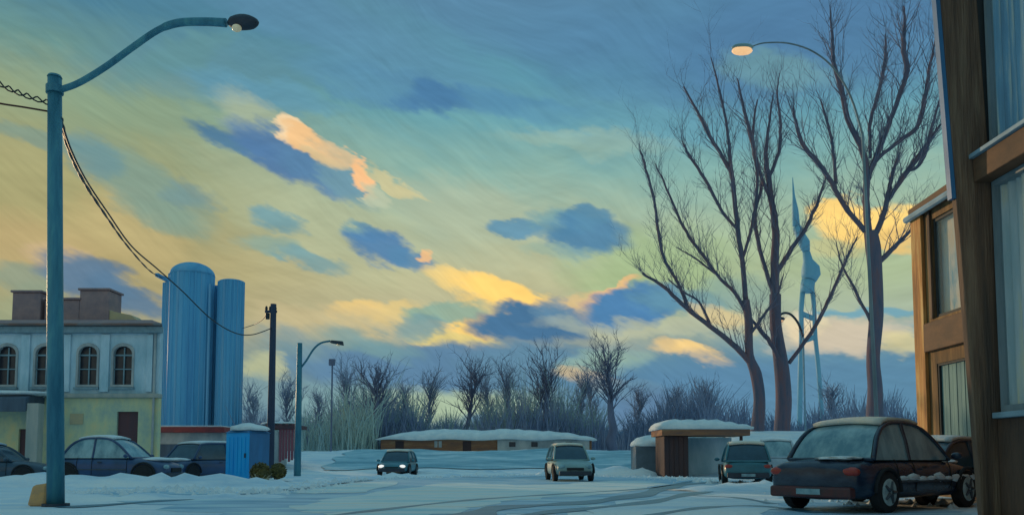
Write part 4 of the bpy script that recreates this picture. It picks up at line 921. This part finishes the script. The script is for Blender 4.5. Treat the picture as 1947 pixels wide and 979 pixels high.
for (y0, y1) in ((10.35, 12.06), (8.2, 9.9), (6.0, 7.7)):
    big_window(y0, y1, z_beam1 + .034, 9.2, 'curtain'); big_window(y0, y1, 9.5, 13.19, 'curtain'); big_window(y0, y1, z_sill + .094, z_beam0 - .004, 'reflection_sheet2')
for (y0, y1) in ((9.903, 10.347), (7.703, 8.197), (yA, 5.997)):
    obj('mullion_wall', box(XF, XF + .28, y0, y1, z_sill + .094, z_beam0 - .004), 'pier', t); obj('mullion_wall', box(XF, XF + .28, y0, y1, z_beam1 + .034, 13.19), 'pier', t)
obj('spandrel', box(XF, XF + .28, 10.35, 12.06, 9.203, 9.497), 'beam', t); obj('spandrel', box(XF, XF + .28, 6.0, 9.9, 9.203, 9.497), 'beam', t)
obj('inner_wall', box(XF + .6, XF + 6, yA, 12.1, 0, zUp - .1), 'darkframe', t)
# corner pier
Yq0, Yq1 = 12.12, 12.26
b0, b1 = W(1868, 979, Yq0), W(1932, 979, Yq0); t0, t1 = W(1788, 0, Yq0), W(1858, 0, Yq0)
k = (b0.z + .1) / (t0.z - b0.z); b0 = b0 - (t0 - b0) * k; b1 = b1 - (t1 - b1) * k
k2 = (zUp + .2 - t0.z) / (t0.z - b0.z); t0 = t0 + (t0 - b0) * k2; t1 = t1 + (t1 - b1) * k2
off = Vector((0, Yq1 - Yq0, 0))
obj('corner_pier', hexa([b0, b1, b1 + off, b0 + off, t0, t1, t1 + off, t0 + off]), 'pier', t, bevel=.02)
e = Vector((-.07, 0, 0)); e2 = Vector((-.004, 0, 0)); u0 = b0.lerp(t0, .33)
obj('pier_sky_edge', hexa([u0 + e + off * .02, u0 + e2 + off * .02, u0 + e2 + off * .9, u0 + e + off * .9, t0 + e + off * .02, t0 + e2 + off * .02, t0 + e2 + off * .9, t0 + e + off * .9]), 'cabin2', t, label='blue strip painting sky light along the outer edge of the pier')  # sky light on the pier edge, built as a blue strip
pb = lambda z: b1.lerp(t1, (z - b1.z) / (t1.z - b1.z))
z0_, z1_ = z_sill, zUp
obj('return_wall', hexa([pb(z0_) + Vector((-.05, .02, 0)), Vector((XF + .3, Yq0 + .02, z0_)), Vector((XF + .3, Yq1, z0_)), pb(z0_) + Vector((-.05, .13, 0)), pb(z1_) + Vector((-.05, .02, 0)), Vector((XF + .3, Yq0 + .02, z1_)), Vector((XF + .3, Yq1, z1_)), pb(z1_) + Vector((-.05, .13, 0))]), 'darkframe', t)
obj('snow_dust', blob((XF - .35, 11.3, 0), 1, .15, 3, sx=.35, sy=1.2, sz=.14, flat=-.02), 'fresh', t, smooth=True)
# far wing
XW = 10.95; y0w, y1w = 12.7, 21.45
zc0 = 7.42; zsp1, zsp0 = W(1800, 597, 20).z, W(1800, 668, 20).z
w_ = thing('low_wing', 'lower brown wing with slanting eave, orange lit corner and teal door behind the black sedan', 'building', (XW + 1, 20, 0))
def yw(px): return XW * F / (px - CX)
wy0, wy1 = yw(1840), yw(1786); zd = W(1800, 686, 20).z
obj('wall', pane_poly([rect(y0w, y1w, -.2, zc0), rect(wy0, wy1, zsp1, zc0 - .25), rect(wy0 - .25, wy1, 0.05, zd)], XW, .4, 'x'), 'bwall', w_)
obj('end_wall', box(XW + .403, XW + 8, y1w - .4, y1w, -.2, zc0), 'bwall', w_)
obj('corner_post', box(XW - .10, XW - .003, yw(1771), y1w + .06, -.2, zc0 - .004), 'sunlit_post', w_, bevel=.015)
obj('corner_post', box(XW - .06, XW - .003, wy1 + .02, wy1 + .14, zsp1, zc0 - .004), 'pier', w_, bevel=.01)
obj('sill_beam', box(XW - .14, XW - .003, y0w, yw(1772) - .003, zsp0 + .1, zsp1 - .1), 'beam', w_, bevel=.02)
wd = obj('window', pane_poly([rect(wy0, wy1, zsp1, zc0 - .25), rect(wy0 + .07, wy1 - .07, zsp1 + .08, zc0 - .33)], XW + .05, .1, 'x'), 'darkframe', w_)
obj('pane', box(XW + .08, XW + .09, wy0 + .07, wy1 - .07, zsp1 + .08, zc0 - .33), 'wpane', wd)
obj('reflection_panel', box(XW + .24, XW + .26, wy0, wy1, zsp1, zc0 - .25), 'reflection_sheet3', wd)  # flat panel carrying the painted reflection
door = obj('door', pane_poly([rect(wy0 - .25, wy1, 0.05, zd), rect(wy0 - .2, wy1 - .06, 0.06, zd - .06)], XW + .02, .1, 'x'), 'darkframe', w_)
n_ = 8
for i in range(n_):
    ya = wy0 - .2 + (wy1 - .06 - wy0 + .2) * i / n_; yb = wy0 - .2 + (wy1 - .06 - wy0 + .2) * (i + 1) / n_
    obj('plank', box(XW + .07 + .008 * (i % 2), XW + .12, ya + .012, yb - .012, .06, zd - .06), 'plank', door)
obj('eave', hexa([(XW - .34, y0w, zc0 + .003), (XW - .13, y1w + .1, zc0 + .003), (XW + 8, y1w + .1, zc0 + .003), (XW + 8, y0w, zc0 + .003), (XW - .34, y0w, zc0 + .42), (XW - .13, y1w + .1, zc0 + .30), (XW + 8, y1w + .1, zc0 + .42), (XW + 8, y0w, zc0 + .42)]), 'beam', w_, bevel=.02)
obj('gutter', tube([(XW - .39, y0w, zc0 + .02), (XW - .18, y1w + .12, zc0 + .02)], .09, 8), 'soffit', w_)
obj('inner_wall', box(XW + .8, XW + 7, y0w, y1w - .5, 0, zc0 - .1), 'darkframe', w_)
